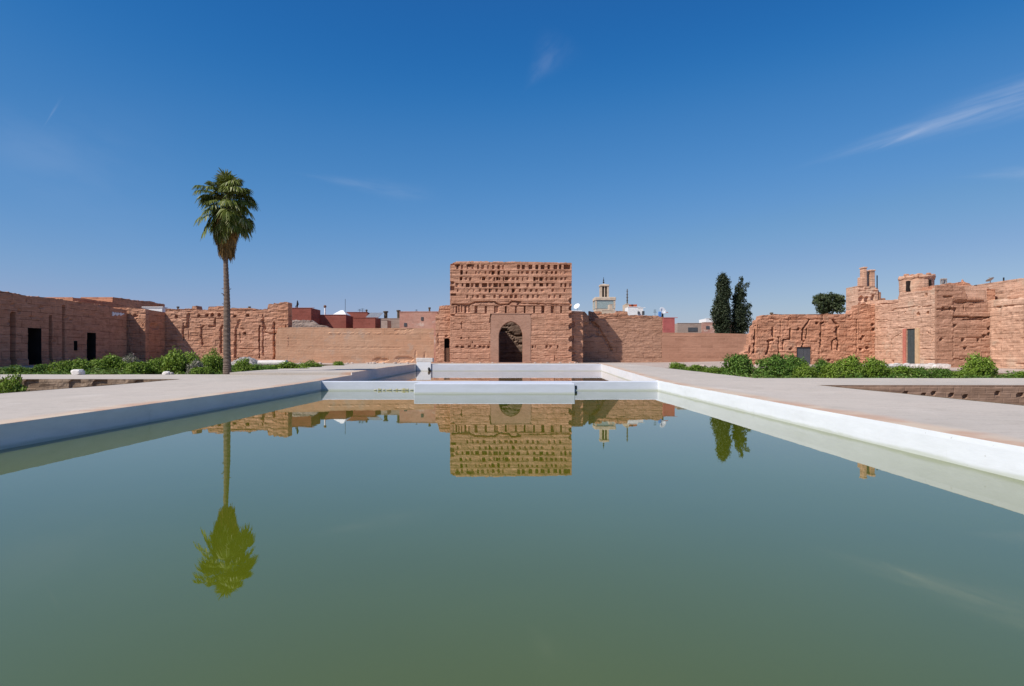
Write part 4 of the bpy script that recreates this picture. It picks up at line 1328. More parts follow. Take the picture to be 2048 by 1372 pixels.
# round turret
tx, ty = 47.25, 80.0
zt = at(0, 552.5, 80)[2]
mb = MB()
nr = 26
prof = [(1.95, 7.8), (1.92, 8.6), (1.90, 9.1), (1.86, 9.6), (1.86, 10.1), (1.84, 10.5), (1.85, zt - 0.42), (1.93, zt - 0.36), (1.93, zt - 0.14), (1.86, zt), (1.2, zt - 0.02), (1.15, zt - 0.6), (0.01, zt - 0.6)]
rr = random.Random(8)
for pi, (r_, z_) in enumerate(prof):
    for q in range(nr):
        t = 2 * math.pi * q / nr
        rj = r_ * (1 + 0.045 * fbm(math.cos(t) * 3, math.sin(t) * 3, z_ * 1.8) + 0.03 * (mnoise.cell(Vector((q / 5.0, z_ * 1.7, 3.3))) - 0.5))
        zj = z_ + (0.20 * fbm(math.cos(t) * 3, math.sin(t) * 3, 3.3) if pi in (7, 8, 9) else 0)
        mb.v.append((tx + rj * math.cos(t), ty + rj * math.sin(t), zj))
        mb.u.append((t * 1.9, zj))
slot_q = []
for i in range(len(prof) - 1):
    for q in range(nr):
        r2 = (q + 1) % nr
        mb.f.append((i * nr + q, i * nr + r2, (i + 1) * nr + r2, (i + 1) * nr + q))
tur = mb.build('turret', M['right'], root)
for px, z_a, z_b, wd in ((1822, 582, 561, 0.22), (1856, 574, 560, 0.14)):
    x, y, z = at(px, z_a, 78.6)
    z2 = at(px, z_b, 78.6)[2]
    ang = math.asin(max(-1, min(1, (tx - x) / 1.86)))
    y = ty - 1.86 * math.cos(ang)
    MB().box((x - wd, y - 0.03, z), (x + wd, y + 0.4, z2)).build('window', M['void'], tur)
for ang, wd, hh in ((3.5, 0.5, 0.20), (3.9, 0.35, 0.10), (4.35, 0.6, 0.15), (5.0, 0.4, 0.22), (5.5, 0.55, 0.12)):
    qx, qy = tx + 1.62 * math.cos(ang), ty + 1.62 * math.sin(ang)
    MB().box((qx - wd / 2, qy - 0.22, zt - 0.25), (qx + wd / 2, qy + 0.22, zt + hh), 0.06).build('coping_stone', M['ruin'], tur)

# chimney block on the far corner of the wing
cb = empty('chimney_tower', (42.0, 88.0, 1.1))
tag(cb, 'square brick block carrying two tall chimney pillars at the end of the ruined wall', 'chimney')
D2 = DF + 1.85
ax = at(1716.5, 0, D2)[0]
P0, P1 = (ax, D2), (at(1757, 0, D2)[0], D2)
pl = wall_plane(P0, P1)
c6 = lambda x, y: (1480 + x / 4.9, 500 + y / 4.9)
top = [pl(*c6(x, y)) for x, y in ((1160, 355), (1325, 355), (1332, 372), (1355, 378))]
ft = [linef(pl, [c6(1160, 535), c6(1355, 545)], 0.15, 0.25), ('bite', *pl(*c6(1190, 480)), 0.35, 0.5, 0.3), ('bite', *pl(*c6(1240, 490)), 0.3, 0.5, 0.3), ('bite', *pl(*c6(1300, 470)), 0.25, 0.4, 0.3), linef(pl, [c6(1170, 400), c6(1350, 400)], 0.08, 0.1), linef(pl, [c6(1330, 540), c6(1350, 590)], 0.1, 0.2)]
eroded_wall('wall', P0, P1, 1.0, top, 3.2, M['right'], 0.11, 0.11, feats=ft, rough=0.12, ledge=0.06, ragged=0.06, seed=81, parent=cb)
ztop = pl(*c6(0, 355))[1]
for a, b, y in ((1213, 1243, 168), (1282, 1322, 195)):
    x0, x1 = at(c6(a, 0)[0], 0, D2 + 0.5)[0], at(c6(b, 0)[0], 0, D2 + 0.5)[0]
    zz = at(0, c6(0, y)[1], D2 + 0.5)[2]
    mb = MB().box((x0 - (0.28 if a < 1250 else 0.0), D2 + 0.45, ztop - 0.25), (x1, D2 + 1.6, ztop + (zz - ztop) * 0.5), 0.04)
    mb.box((x0, D2 + 0.5, ztop + (zz - ztop) * 0.5 - 0.05), (x1 + 0.004, D2 + 1.5, zz - 0.12), 0.03)
    mb.box((x0 - 0.07, D2 + 0.43, zz - 0.118), (x1 + 0.07, D2 + 1.58, zz + 0.04), 0.03)
    mb.build('pillar', M['right'], cb)
for px, y in ((1257, 205), (1270, 215)):
    x = at(c6(px, 0)[0], 0, D2 + 0.9)[0]
    MB().tube([(x, D2 + 1.1, ztop - 0.2), (x, D2 + 1.1, at(0, c6(0, y)[1], D2 + 0.9)[2])], 0.10, 10).build('flue_pipe', M['metalgrey'], cb)
# stepped side of the block
mb = MB()
x0 = at(1757.2, 0, D2)[0]
for a, b, y in ((1356, 1372, 392), (1372, 1392, 410), (1392, 1436, 470)):
    mb.box((at(c6(a, 0)[0], 0, D2)[0] + 0.01, D2 + 0.2, 7.5), (at(c6(b, 0)[0], 0, D2)[0], D2 + 2.8, at(0, c6(0, y)[1], D2)[2]), 0.05)
mb.build('stepped_shoulder', M['finebrick'], cb)
x, y, z = at(1757.5, 578, D2 + 0.6)
o = MB().tube([(x, D2 + 1.0, z - 0.5), (x, D2 + 1.0, at(0, 550, D2 + 0.6)[2])], 0.07, 8).build('roof_pole', M['black'])
tag(o, 'thin black pole standing beside the two chimney pillars', 'pole')


def small_vent(px, ytop, ybot, D, wd, label, mat):
    x, _, z1 = at(px, ytop, D)
    z0 = at(px, ybot, D)[2]
    r0 = empty('roof_vent', (x, D, z0))
    tag(r0, label, 'vent')
    MB().box((x - wd / 2, D - wd / 2, z0 - 0.25), (x + wd / 2, D + wd / 2, z0 + (z1 - z0) * 0.25), 0.02).build('base', mat, r0)
    for sx_ in (-1, 1):
        for sy_ in (-1, 1):
            MB().box((x + sx_ * wd * 0.4 - 0.06, D + sy_ * wd * 0.4 - 0.06, z0 + (z1 - z0) * 0.24), (x + sx_ * wd * 0.4 + 0.06, D + sy_ * wd * 0.4 + 0.06, z1 - 0.12)).build('post', mat, r0)
    MB().box((x - wd * 0.58, D - wd * 0.58, z1 - 0.14), (x + wd * 0.58, D + wd * 0.58, z1), 0.03).build('cap', mat, r0)
    return r0


small_vent(1887, 557, 570.5, 76.0, 0.45, 'small grey four-post vent on the roof beside the round turret', M['greystone'])
x, y, z = at(1926, 573, 75.6)
o = MB().lathe((x, 75.7, z - 0.15), [(0.42, 0), (0.40, 0.25), (0.28, 0.3), (0.26, 0.55), (0.12, 0.62), (0.10, 0.85), (0.03, 0.95)], 10).build('brick_finial', M['ruin'])
tag(o, 'stubby brick finial on the rough roof parapet', 'finial')


def dish(px, py, D, rad, label, mat, base_z, tilt=(-0.5, -0.6, 0.55)):
    x, y, z = at(px, py, D)
    r0 = empty('satellite_dish', (x, D, base_z))
    tag(r0, label, 'satellite dish')
    ax_ = Vector(tilt).normalized()
    q = Vector((0, 0, 1)).rotation_difference(ax_)
    mb = MB().lathe((0, 0, 0), [(0.02, 0), (rad * 0.5, rad * 0.08), (rad * 0.85, rad * 0.24), (rad, rad * 0.34), (rad * 0.97, rad * 0.36), (rad * 0.5, rad * 0.11), (0.02, rad * 0.04)], 18)
    mb.v = [tuple(Vector((x, D, z)) + q @ Vector(p)) for p in mb.v]
    mb.build('reflector', mat, r0, True)
    tip = Vector((x, D, z)) + ax_ * rad * 0.9
    low = Vector((x, D, z)) + q @ Vector((0, -rad * 0.9, rad * 0.28))
    MB().tube([low, tip], 0.03, 6).build('feed_arm', M['metalgrey'], r0)
    MB().tube([(x - ax_.x * 0.1, D - ax_.y * 0.1 + 0.1, base_z), (x - ax_.x * 0.1, D - ax_.y * 0.1 + 0.1, z)], 0.05, 8).build('mast', M['metalgrey'], r0)
    return r0


dish(1981, 561, 77.5, 0.45, 'dark satellite dish on the roof of the pale palace wing', M['metalgrey'], 10.2, (-0.2, 0.4, 0.8))
x, y, z = at(1986, 561, 77.0)
o = MB().tube([(55.3, 77.0, 10.1), (55.3, 77.0, at(0, 555, 77)[2])], 0.08, 8).build('roof_post', M['black'])
tag(o, 'short black post on the pale wing roof next to the dark dish', 'post')

# ------------------------------------------------------------------ the town behind
def house(label, x0, x1, ytop, D, depth, mat, name='house', windows=(), base=1.0, ytop2=None, group=None):
    a, b = at(x0, ytop, D), at(x1, ytop if ytop2 is None else ytop2, D)
    zt = a[2]
    r0 = empty(name, (0.5 * (a[0] + b[0]), D, base))
    tag(r0, label, 'house')
    eroded_wall('wall', (a[0], D), (b[0], D), base, [(0, a[2]), (b[0] - a[0], b[2])], depth, mat, 0.5, 0.6, rough=0.02, ledge=0.02, ragged=0.03, seed=int(x0) % 97, parent=r0)
    for (wx0, wy0, wx1, wy1) in windows:
        p, q = at(wx0, wy1, D), at(wx1, wy0, D)
        MB().box((p[0], D - 0.08, p[2]), (q[0], D + 0.2, q[2]), 0.02).build('window', M['greydoor'], r0)
    MB().box((a[0] - 0.03, D - 0.06, min(a[2], b[2]) - 0.02), (b[0] + 0.03, D + 0.25, min(a[2], b[2]) + 0.07), 0.02).build('coping', mat, r0)
    return r0


house('tall dark red house next to the cracked wall end', 571, 628, 616, 125, 6, M['redrender'])
house('long dark red house with a white tent on its roof', 626, 692, 630, 131, 7, M['redrender'])
house('dark red house with a stepped roof beside the corrugated shed', 688, 735, 624.5, 137, 8, M['redrender'])
house('low red house in front of the corrugated shed roof', 706, 756, 635.5, 128, 5, M['redrender'])
house('shadowed grey house beside the pink peeling house', 757, 805, 637, 134, 6, M['greyrender'], windows=((764, 643, 768, 650),))
house('small tan house wedged below the corrugated shed roof', 762, 781, 640, 127, 4, M['greyrender'])
house('pink peeling house with white patches next to the gatehouse', 799, 880, 623.5, 128, 8, M['pinkrender'], windows=((808, 646, 814, 653), (842, 634, 847, 641)))
o = eroded_wall('rubble_wall', (at(576, 0, 117)[0], 117), (at(655, 0, 117)[0], 117), 1.0, [(0, at(0, 640, 117)[2]), (4, at(0, 641, 117)[2]), (5, at(0, 649, 117)[2]), (6.8, at(0, 652, 117)[2])], 1.0, M['greyrender'], 0.2, 0.25, rough=0.15, ragged=0.12, seed=91)
tag(o, 'low grey rubble wall in front of the tall dark red house', 'wall')
# tent roof
a, b, t_ = at(671, 630, 134), at(697, 630, 134), at(684, 620.5, 134)
mb = MB().add([(a[0], 132, a[2]), (b[0], 132, a[2]), (b[0], 136, a[2]), (a[0], 136, a[2]), (t_[0] - 0.25, 134, t_[2]), (t_[0] + 0.25, 134, t_[2])], [(3, 2, 1, 0), (0, 1, 5, 4), (1, 2, 5), (2, 3, 4, 5), (3, 0, 4)])
mb.box((a[0] + 0.02, 132.02, a[2] - 0.6), (b[0] - 0.02, 135.98, a[2] - 0.002))
tag(mb.build('tent_roof', M['whitewash']), 'bright white pointed tent roof on the long dark red house', 'tent')
# shed with corrugated roof
a, b, c_ = at(731, 635, 133), at(757, 635, 133), at(735, 624.5, 136)
mb = MB()
nn_ = 40
for i in range(nn_ + 1):
    x = a[0] + (b[0] - a[0]) * i / nn_
    rz = 0.035 * (i % 2)
    mb.v += [(x, 133.0, a[2] + rz), (x, 137.5, c_[2] + rz), (x, 133.0, a[2] + rz - 0.03), (x, 137.5, c_[2] + rz - 0.03)]
    mb.u += [(x, 0), (x, 1), (x, 0), (x, 1)]
for i in range(nn_):
    p, q = i * 4, (i + 1) * 4
    mb.f += [(p, q, q + 1, p + 1), (p + 2, p + 3, q + 3, q + 2), (p, p + 2, q + 2, q)]
r0 = empty('shed', (a[0] + 1, 135, 1.0))
tag(r0, 'shed with a sloping grey corrugated metal roof behind the low red house', 'shed')
mb.build('roof', M['metalgrey'], r0)
MB().box((a[0] + 0.1, 133.6, 1.0), (b[0] - 0.1, 137.3, a[2] - 0.08), 0.02).build('wall', M['greyrender'], r0)


def antenna(px, ytop, D, base_z, label, bars=4, wd=0.5, rad=0.035, name='roof_antenna'):
    x, _, z = at(px, ytop, D)
    mb = MB().tube([(x, D, base_z - 0.2), (x, D, z)], rad, 6)
    for i in range(bars):
        zz = z - 0.08 - i * 0.22
        w_ = wd * (0.5 + 0.5 * (i + 1) / max(1, bars))
        mb.tube([(x - w_, D - 0.1, zz), (x + w_, D + 0.1, zz)], rad * 0.7, 5)
    o = mb.build(name, M['black'])
    return tag(o, label, 'antenna')


zr = at(0, 616, 125)[2]
# a dark upright figure-like cowl on the first red house
x, _, z = at(592.5, 600.5, 126)
o = MB().tube([(x, 126.5, zr - 0.2), (x, 126.5, zr + 0.5), (x + 0.1, 126.5, zr + 0.8), (x + 0.05, 126.5, z)], [0.10, 0.16, 0.22, 0.08], 8).tube([(x + 0.05, 126.5, zr + 0.7), (x - 0.25, 126.4, zr + 0.45), (x - 0.2, 126.4, zr + 0.1)], 0.06, 6).build('chimney_cowl', M['black'])
tag(o, 'thin dark bent chimney cowl on the tall dark red house', 'chimney')
r0 = empty('roof_lantern', (at(650, 0, 136)[0], 136, at(0, 631, 131)[2]))
tag(r0, 'slim white pillar with a dark cap above the long dark red house', 'pillar')
x, _, z = at(650, 610, 136)
zb = at(650, 631, 134)[2]
MB().lathe((x, 136, zb - 0.3), [(0.16, 0), (0.16, z - zb - 0.25)], 10).build('shaft', M['whitewash'], r0)
MB().lathe((x, 136, z - 0.55), [(0.20, 0), (0.30, 0.2), (0.28, 0.4), (0.05, 0.55)], 10).build('cap', M['wood'], r0)
antenna(690.5, 598, 134.5, at(0, 630, 131)[2], 'tall thin mast rising beside the white tent roof', 0, 0.3, 0.04)
antenna(725, 617, 140, at(0, 625, 137)[2], 'small aerial on the stepped dark red house', 3, 0.5)
antenna(719, 618, 141, at(0, 625, 137)[2], 'short aerial just left of the taller one on the stepped dark red house', 2, 0.35)
antenna(833, 619, 130, at(0, 624, 128)[2], 'tiny aerial in the middle of the pink peeling house roof', 2, 0.3)


def flue(px, ytop, D, base_z, rad, label):
    x, _, z = at(px, ytop, D)
    o = MB().lathe((x, D, base_z - 0.15), [(rad, 0), (rad, z - base_z - 0.2), (rad * 1.5, z - base_z - 0.15), (rad * 1.5, z - base_z + 0.1), (rad * 0.4, z - base_z + 0.15)], 10).build('chimney_pot', M['stem'])
    return tag(o, label, 'chimney')


flue(771.5, 622, 138, at(0, 638, 134)[2], 0.35, 'dark chimney pot on the shadowed grey house')
flue(797, 620, 137, at(0, 638, 134)[2], 0.28, 'tall dark chimney pot at the edge of the pink peeling house')
flue(859, 614.5, 132, at(0, 624, 128)[2], 0.16, 'narrow dark chimney pot on the pink peeling house')
flue(733, 619, 141, at(0, 625, 137)[2], 0.15, 'thin chimney pot just above the corrugated shed roof')
for px, ytop, lab in ((356, 613, 'small dark chimney pot on the ruined wall left of the palm'), (499, 613, 'small dark chimney pot on the wall top right of the palm trunk'), (1543, 625, 'tiny dark stump on top of the fissured ruined wall')):
    D_ = DB + 1 if px < 600 else DF + 0.8
    x, _, z = at(px, ytop, D_)
    zb = at(0, 618 if px < 600 else 629, D_)[2]
    o = MB().lathe((x, D_, zb - 0.2), [(0.12, 0), (0.13, z - zb), (0.24, z - zb + 0.02), (0.2, z - zb + 0.2)], 9).build('chimney_pot', M['stem'])
    tag(o, lab, 'chimney')

# minaret
DM = 190.0
a, b = at(1190, 597, DM), at(1232, 597, DM)
mx, mw = 0.5 * (a[0] + b[0]), 0.5 * (b[0] - a[0])
r0 = empty('minaret', (mx, DM + mw, 1.0))
tag(r0, 'sand coloured minaret with a pale blue tile band, lantern and finial', 'minaret')
my = DM + mw
Z = lambda y: at(0, y, DM)[2]
sq = lambda hw_, z0_, z1_, bev=0.05: MB().box((mx - hw_, my - hw_, z0_), (mx + hw_, my + hw_, z1_), bev)
sq(mw - 0.25, 1.0, Z(617)).build('shaft', M['minaret'], r0)
sq(mw - 0.20, Z(617) + 0.002, Z(600)).build('tile_band', M['tiles'], r0)
for sx_ in (-1, 1):
    for sy_ in (-1, 1):
        MB().box((mx + sx_ * (mw - 0.35) - 0.3, my + sy_ * (mw - 0.35) - 0.22, Z(617) + 0.004), (mx + sx_ * (mw - 0.35) + 0.22, my + sy_ * (mw - 0.35) + 0.22, Z(600) - 0.004)).build('corner_pier', M['minaret'], r0)
sq(mw + 0.02, Z(600) + 0.002, Z(594), 0.12).build('cornice', M['minaret'], r0)
mb = MB()
lw = (1220 - 1203) / 2 / F * DM
for sx_ in (-1, 1):
    for sy_ in (-1, 1):
        mb.box((mx + sx_ * (lw - 0.25) - 0.25, my + sy_ * (lw - 0.25) - 0.25, Z(594) + 0.002), (mx + sx_ * (lw - 0.25) + 0.25, my + sy_ * (lw - 0.25) + 0.25, Z(571)), 0.02)
mb.box((mx - 0.14, my - lw + 0.1, Z(594)), (mx + 0.14, my + lw - 0.1, Z(571)))
mb.build('lantern', M['minaret'], r0)
sq(lw - 0.55, Z(594) + 0.01, Z(571) - 0.01).build('lantern_core', M['void'], r0)
MB().box((mx - lw - 0.15, my - lw - 0.15, Z(571) + 0.002), (mx + lw + 0.15, my + lw + 0.15, Z(567.5)), 0.1).lathe((mx, my, Z(567.5)), [(lw * 0.8, 0), (lw * 0.7, 0.12), (lw * 0.4, 0.22), (0.1, 0.26)], 14).build('dome_cap', M['minaret'], r0)
mb = MB().tube([(mx - 0.15, my, Z(566)), (mx - 0.15, my, Z(552))], 0.06, 8)
for y_, r_ in ((562.5, 0.26), (559, 0.20), (556.5, 0.15)):
    mb.lathe((mx - 0.15, my, Z(y_) - r_), [(0.05, 0), (r_ * 0.8, r_ * 0.4), (r_, r_), (r_ * 0.8, r_ * 1.6), (0.05, r_ * 2)], 10)
mb.build('finial', M['black'], r0)

house('sandy terrace wall at the foot of the minaret', 1204, 1232, 621, 150, 4, M['minaret'])
house('little sandy block in front of the tiled minaret band', 1219, 1231, 609, 165, 3, M['minaret'])
house('narrow cream house below the tall aerial pole', 1251, 1258, 608, 150, 4, M['minaret'])
house('bright white rooftop cube in front of the orange wall', 1256, 1281, 614, 146, 4, M['whitewash'], windows=((1275, 623, 1280, 628),))
house('orange rooftop room beside the tall aerial pole', 1257, 1274, 609.5, 152, 4, M['orangepaint'])
house('white flat roofed room with an overhanging slab', 1273, 1291, 615.5, 155, 4, M['whitewash'], windows=((1284, 622, 1289, 630),))
house('rose red house with a blue dish beside it', 1327, 1355, 635.5, 130, 6, M['rosered'])
house('small orange room on top of the rose red house', 1327, 1336, 625, 136, 3, M['orangepaint'])
house('low grey house between the rose red house and the cypress', 1355, 1408, 646.5, 140, 8, M['greyrender'], windows=((1376, 655, 1395, 663),))
house('pinkish house partly hidden by the tall cypress', 1405, 1470, 645, 144, 8, M['pinkrender'], windows=((1412, 652, 1419, 658),))
house('white house with a pointed gable peeping beside the tall cypress', 1412, 1435, 637, 160, 6, M['whitewash'])
x, _, z = at(1257.5, 576, 149)
o = MB().tube([(x, 151, at(0, 610, 150)[2] - 0.3), (x, 151, at(0, 592, 149)[2]), (x, 151, z)], [0.14, 0.13, 0.08], 8)
for i in range(5):
    o.tube([(x - 0.22, 151, z - 0.5 - 0.7 * i), (x + 0.22, 151, z - 0.5 - 0.7 * i)], 0.06, 5)
tag(o.build('aerial_pole', M['stem']), 'tall dark aerial pole between the minaret and the white rooftop cube', 'pole')
dish(1154.5, 613.5, 175, 0.85, 'white satellite dish on the ledge beside the gatehouse', M['dishwhite'], at(0, 623, 175)[2] - 0.4)
house('low white roof ledge under the dish beside the gatehouse', 1144, 1164, 621.5, 173, 6, M['whitewash'])
dish(1324.5, 622.5, 127, 0.75, 'white satellite dish with a blue back by the rose red house', M['dishwhite'], at(0, 636, 127)[2] - 0.4, (0.45, -0.75, 0.4))
x, _, z = at(1320.5, 624, 126)
o = MB().box((x - 0.22, 126.3, at(0, 636, 126)[2] - 0.2), (x + 0.30, 126.8, z + 0.1), 0.06).build('water_tank', M['bluepaint'])
tag(o, 'small blue tank beside the white satellite dish', 'tank')
antenna(1310, 619, 125, at(0, 632, 124)[2], 'small aerial left of the blue tank', 3, 0.35)

# ------------------------------------------------------------------ plants


def leaf_mesh(name, lobes, n, size, seed, mat, up=0.3, shell=(0.55, 1.05), flower=0.0, aspect=0.5, zmin=0.0, keep=0.0):
    """crown of n separate leaf clumps spread over uneven lobes: (x, y, z, rx, ry, rz)"""
    rg = np.random.default_rng(seed)
    lob = np.array(lobes, float)
    vol = (lob[:, 3] * lob[:, 4] + lob[:, 3] * lob[:, 5] + lob[:, 4] * lob[:, 5])
    pick = rg.choice(len(lob), n, p=vol / vol.sum())
    d = rg.normal(size=(n, 3))
    d /= np.linalg.norm(d, axis=1)[:, None]
    r = rg.uniform(shell[0], shell[1], n) ** 0.8
    r *= 1 + 0.15 * rg.normal(size=n)
    P = lob[pick, :3] + d * r[:, None] * lob[pick, 3:]
    P[:, 2] = np.maximum(P[:, 2], zmin + 0.05 * rg.random(n))
    nv = d + 0.8 * rg.normal(size=(n, 3)) + np.array([0, 0, up])
    nv /= np.linalg.norm(nv, axis=1)[:, None]
    t = np.cross(nv, rg.normal(size=(n, 3)))
    t /= np.linalg.norm(t, axis=1)[:, None]
    b = np.cross(nv, t)
    s = size * rg.uniform(0.6, 1.35, n)[:, None]
    A, B = t * s, b * s * aspect
    Vv = np.stack([P - A, P - B + nv * s * 0.12, P + A, P + B + nv * s * 0.12], 1).reshape(-1, 3)
    me = bpy.data.meshes.new(name)
    me.vertices.add(4 * n)
    me.vertices.foreach_set('co', Vv.astype(np.float32).ravel())
    me.loops.add(4 * n)
    me.loops.foreach_set('vertex_index', np.arange(4 * n, dtype=np.int32))
    me.polygons.add(n)
    me.polygons.foreach_set('loop_start', np.arange(0, 4 * n, 4, dtype=np.int32))
    me.polygons.foreach_set('loop_total', np.full(n, 4, dtype=np.int32))
    lobe_t = rg.uniform(0, 1, len(lob))
    tint = np.clip(0.55 * lobe_t[pick] + 0.45 * rg.random(n), 0, 1)
    hi = rg.random(n)
    colr = np.zeros((n, 4, 4), np.float32)
    colr[:, :, 0] = tint[:, None]
    colr[:, :, 1] = hi[:, None]
    colr[:, :, 3] = 1
    att = me.attributes.new('tint', 'FLOAT_COLOR', 'POINT')
    att.data.foreach_set('color', colr.ravel())
    me.update()
    me.validate()
    me.materials.append(mat)
    return me


def shrub_lobes(seed, wide=1.0, tall=1.0, n=9):
    """unit shrub: about 2 across and 1 high"""
    r_ = random.Random(seed)
    L = []
    for i in range(n):
        a = r_.uniform(0, 2 * math.pi)
        q = math.sqrt(r_.random()) * 0.72
        top = (1 - 0.55 * q * q) * r_.uniform(0.74, 1.06) * tall
        rr_ = r_.uniform(0.25, 0.42)
        L.append((q * math.cos(a) * wide, q * math.sin(a) * wide, max(0.18, top - rr_ * 0.8), rr_, rr_, rr_ * r_.uniform(0.7, 1.0)))
        L.append((q * math.cos(a) * wide, q * math.sin(a) * wide, 0.22, rr_ * 1.1, rr_ * 1.1, 0.30))
    return L


SHRUBS = {}


def shrub_mesh(kind, variant):
    key = (kind, variant)
    if key not in SHRUBS:
        SHRUBS[key] = leaf_mesh('foliage', shrub_lobes(variant * 13 + 5), 4200, 0.062, variant + 100, M[kind])
    return SHRUBS[key]


def stem_mesh(variant):
    key = ('stem', variant)
    if key not in SHRUBS:
        r_ = random.Random(variant)
        mb = MB()
        for i in range(6):
            a = r_.uniform(0, 6.28)
            mb.tube([(0, 0, -0.25), (0.15 * math.cos(a), 0.15 * math.sin(a), 0.25), (0.45 * math.cos(a), 0.45 * math.sin(a), 0.62)], [0.03, 0.022, 0.01], 5)
        o = mb.build('stem', M['stem'])
        SHRUBS[key] = o.data
        bpy.data.objects.remove(o)
    return SHRUBS[key]


def shrub(px, ytop, ybot, wpx, D, label, kind='shrub', group=None, depth=None, name='shrub', foot=None):
    global shrub_i
    shrub_i += 1
    x, _, z1 = at(px, ytop, D)
    zb = g(x, D) - 0.25 if foot is None else foot
    hgt = max(0.35, (z1 - zb) / 0.97)
    wx = wpx / F * D * 0.5
    r0 = empty(name, (x, D, zb))
    tag(r0, label, 'shrub', group)
    va = shrub_i % 5
    fo = bpy.data.objects.new('foliage', shrub_mesh(kind, va))
    COL.objects.link(fo)
    fo.parent = r0
    fo.scale = (wx, depth if depth else max(0.9, wx * 0.9), hgt)
    fo.rotation_euler = (0, 0, 0)
    st = bpy.data.objects.new('stem', stem_mesh(va))
    COL.objects.link(st)
    st.parent = r0
    st.scale = (wx * 0.8, wx * 0.8, hgt)
    return r0


shrub_i = 0
GLS, GRS = 'shrubs in the garden bed by the palm', 'shrubs in the garden bed below the ruined wall'
left = [
    (28, 732, 746, 96, 62, 'low dark green shrub at the photo edge below the first black doorway', 'shrubdark'),
    (84, 727, 748, 50, 64, 'small upright dark shrub right of the first black doorway', 'shrubdark'),
    (128, 722, 748, 70, 62, 'green shrub behind the large white boulder', 'shrub'),
    (176, 717, 748, 84, 66, 'rounded green shrub in front of the second black doorway', 'shrub'),
    (228, 711, 748, 70, 68, 'tall green shrub between the second doorway and the corner block', 'shrub'),
    (262, 710, 730, 44, 74, 'grey flowering bush at the foot of the corner block', 'shrubgrey'),
    (275, 722, 749, 70, 59, 'mid green shrub left of the small white stone', 'shrub'),
    (318, 716, 749, 66, 61, 'dense green shrub behind the small white stone', 'shrub'),
    (366, 698, 749, 84, 61, 'tallest bright shrub, left of the palm next but one', 'shrubbright'),
    (396, 722, 749, 44, 58, 'pink grey flowering bush between the two tallest shrubs', 'shrubgrey'),
    (427, 701, 749, 56, 60, 'upright bright shrub touching the palm trunk', 'shrubbright'),
    (402, 733, 749, 70, 57, 'low shrub in front of the pink grey flowering bush', 'shrub'),
    (487, 718, 748, 48, 60, 'rounded shrub immediately right of the palm trunk', 'shrubbright'),
    (525, 728, 747, 70, 62, 'low dark shrub in front of the fallen marble column', 'shrubdark'),
    (578, 724, 744, 76, 66, 'low bright shrub at the end of the fallen marble column', 'shrub'),
    (622, 722, 740, 60, 72, 'flat green shrub near the narrow end of the garden bed', 'shrub'),
    (676, 722, 734, 36, 84, 'last small tuft of green at the narrow end of the garden bed', 'shrubbright'),
]
for q in left:
    shrub(*q, GLS)
shrub(22, 752, 787, 84, 38.0, 'bright bush growing in the sunken garden under the cross path', 'shrubbright', None, None, foot=-1.0)
right = [
    (1356, 724, 735, 46, 74, 'first low tuft at the corner of the bed nearest the gatehouse', 'shrub'),
    (1392, 730, 740, 60, 68, 'low green tuft dotted with white flowers', 'shrub'),
    (1428, 733, 745, 56, 62, 'low green tuft next to the tall dark shrub', 'shrub'),
    (1477, 706, 752, 92, 58, 'tall dark shrub in front of the crumbling wall end', 'shrubdark'),
    (1548, 711, 756, 90, 54, 'broad dark shrub left of the square grey door', 'shrubdark'),
    (1590, 708, 756, 70, 56, 'dark shrub in front of the square grey door', 'shrubdark'),
    (1642, 720, 756, 60, 55, 'dark mid shrub right of the square grey door', 'shrubdark'),
    (1612, 728, 757, 60, 50, 'low yellow green shrub below the square grey door', 'shrubbright'),
    (1664, 724, 757, 66, 50, 'low leafy yellow green shrub beside the path', 'shrubbright'),
    (1700, 713, 757, 74, 53, 'rounded bright shrub left of the pale palace corner', 'shrubbright'),
    (1752, 714, 757, 68, 53, 'rounded mid green shrub below the pale palace corner', 'shrub'),
    (1802, 733, 757, 70, 51, 'low shrub below the tall narrow door', 'shrub'),
    (1842, 737, 757, 60, 51, 'low dark shrub right of the tall narrow door', 'shrubdark'),
    (1888, 736, 757, 60, 51, 'low dark shrub left of the light green bush', 'shrubdark'),
    (1924, 741, 757, 50, 50, 'small low shrub tucked against the light green bush', 'shrub'),
    (1961, 707, 757, 80, 52, 'large light green bush standing alone before the palace wing', 'shrubbright'),
    (2042, 743, 757, 60, 50, 'low shrub at the photo edge past the light green bush', 'shrub'),
]
for q in right:
    shrub(*q, GRS)


def cover(name, x0, x1, y0, y1, n, seed, dens, mat):
    rg = np.random.default_rng(seed)
    lobes = []
    r_ = random.Random(seed)
    while len(lobes) < dens:
        x, y = r_.uniform(x0, x1), r_.uniform(y0, y1)
        if fbm(x * 0.12, y * 0.12, seed) < -0.15:
            continue
        s = r_.uniform(0.5, 1.3)
        lobes.append((x, y, g(x, y) - 0.2, s, s, r_.uniform(0.2, 0.5)))
    me = leaf_mesh(name, lobes, n, 0.11, seed, mat, up=0.6, zmin=0.3)
    o = link(name, me)
    return tag(o, kind='stuff')


tag(cover('ground_cover', -47.5, GL - 0.8, 56, 88, 34000, 5, 330, M['grass']), 'low green ground cover in the garden bed by the palm', 'plants')
tag(cover('ground_cover', GR + 0.8, 41.5, 48.5, 74, 24000, 6, 220, M['grass']), 'low green ground cover in the bed below the ruined wall', 'plants')

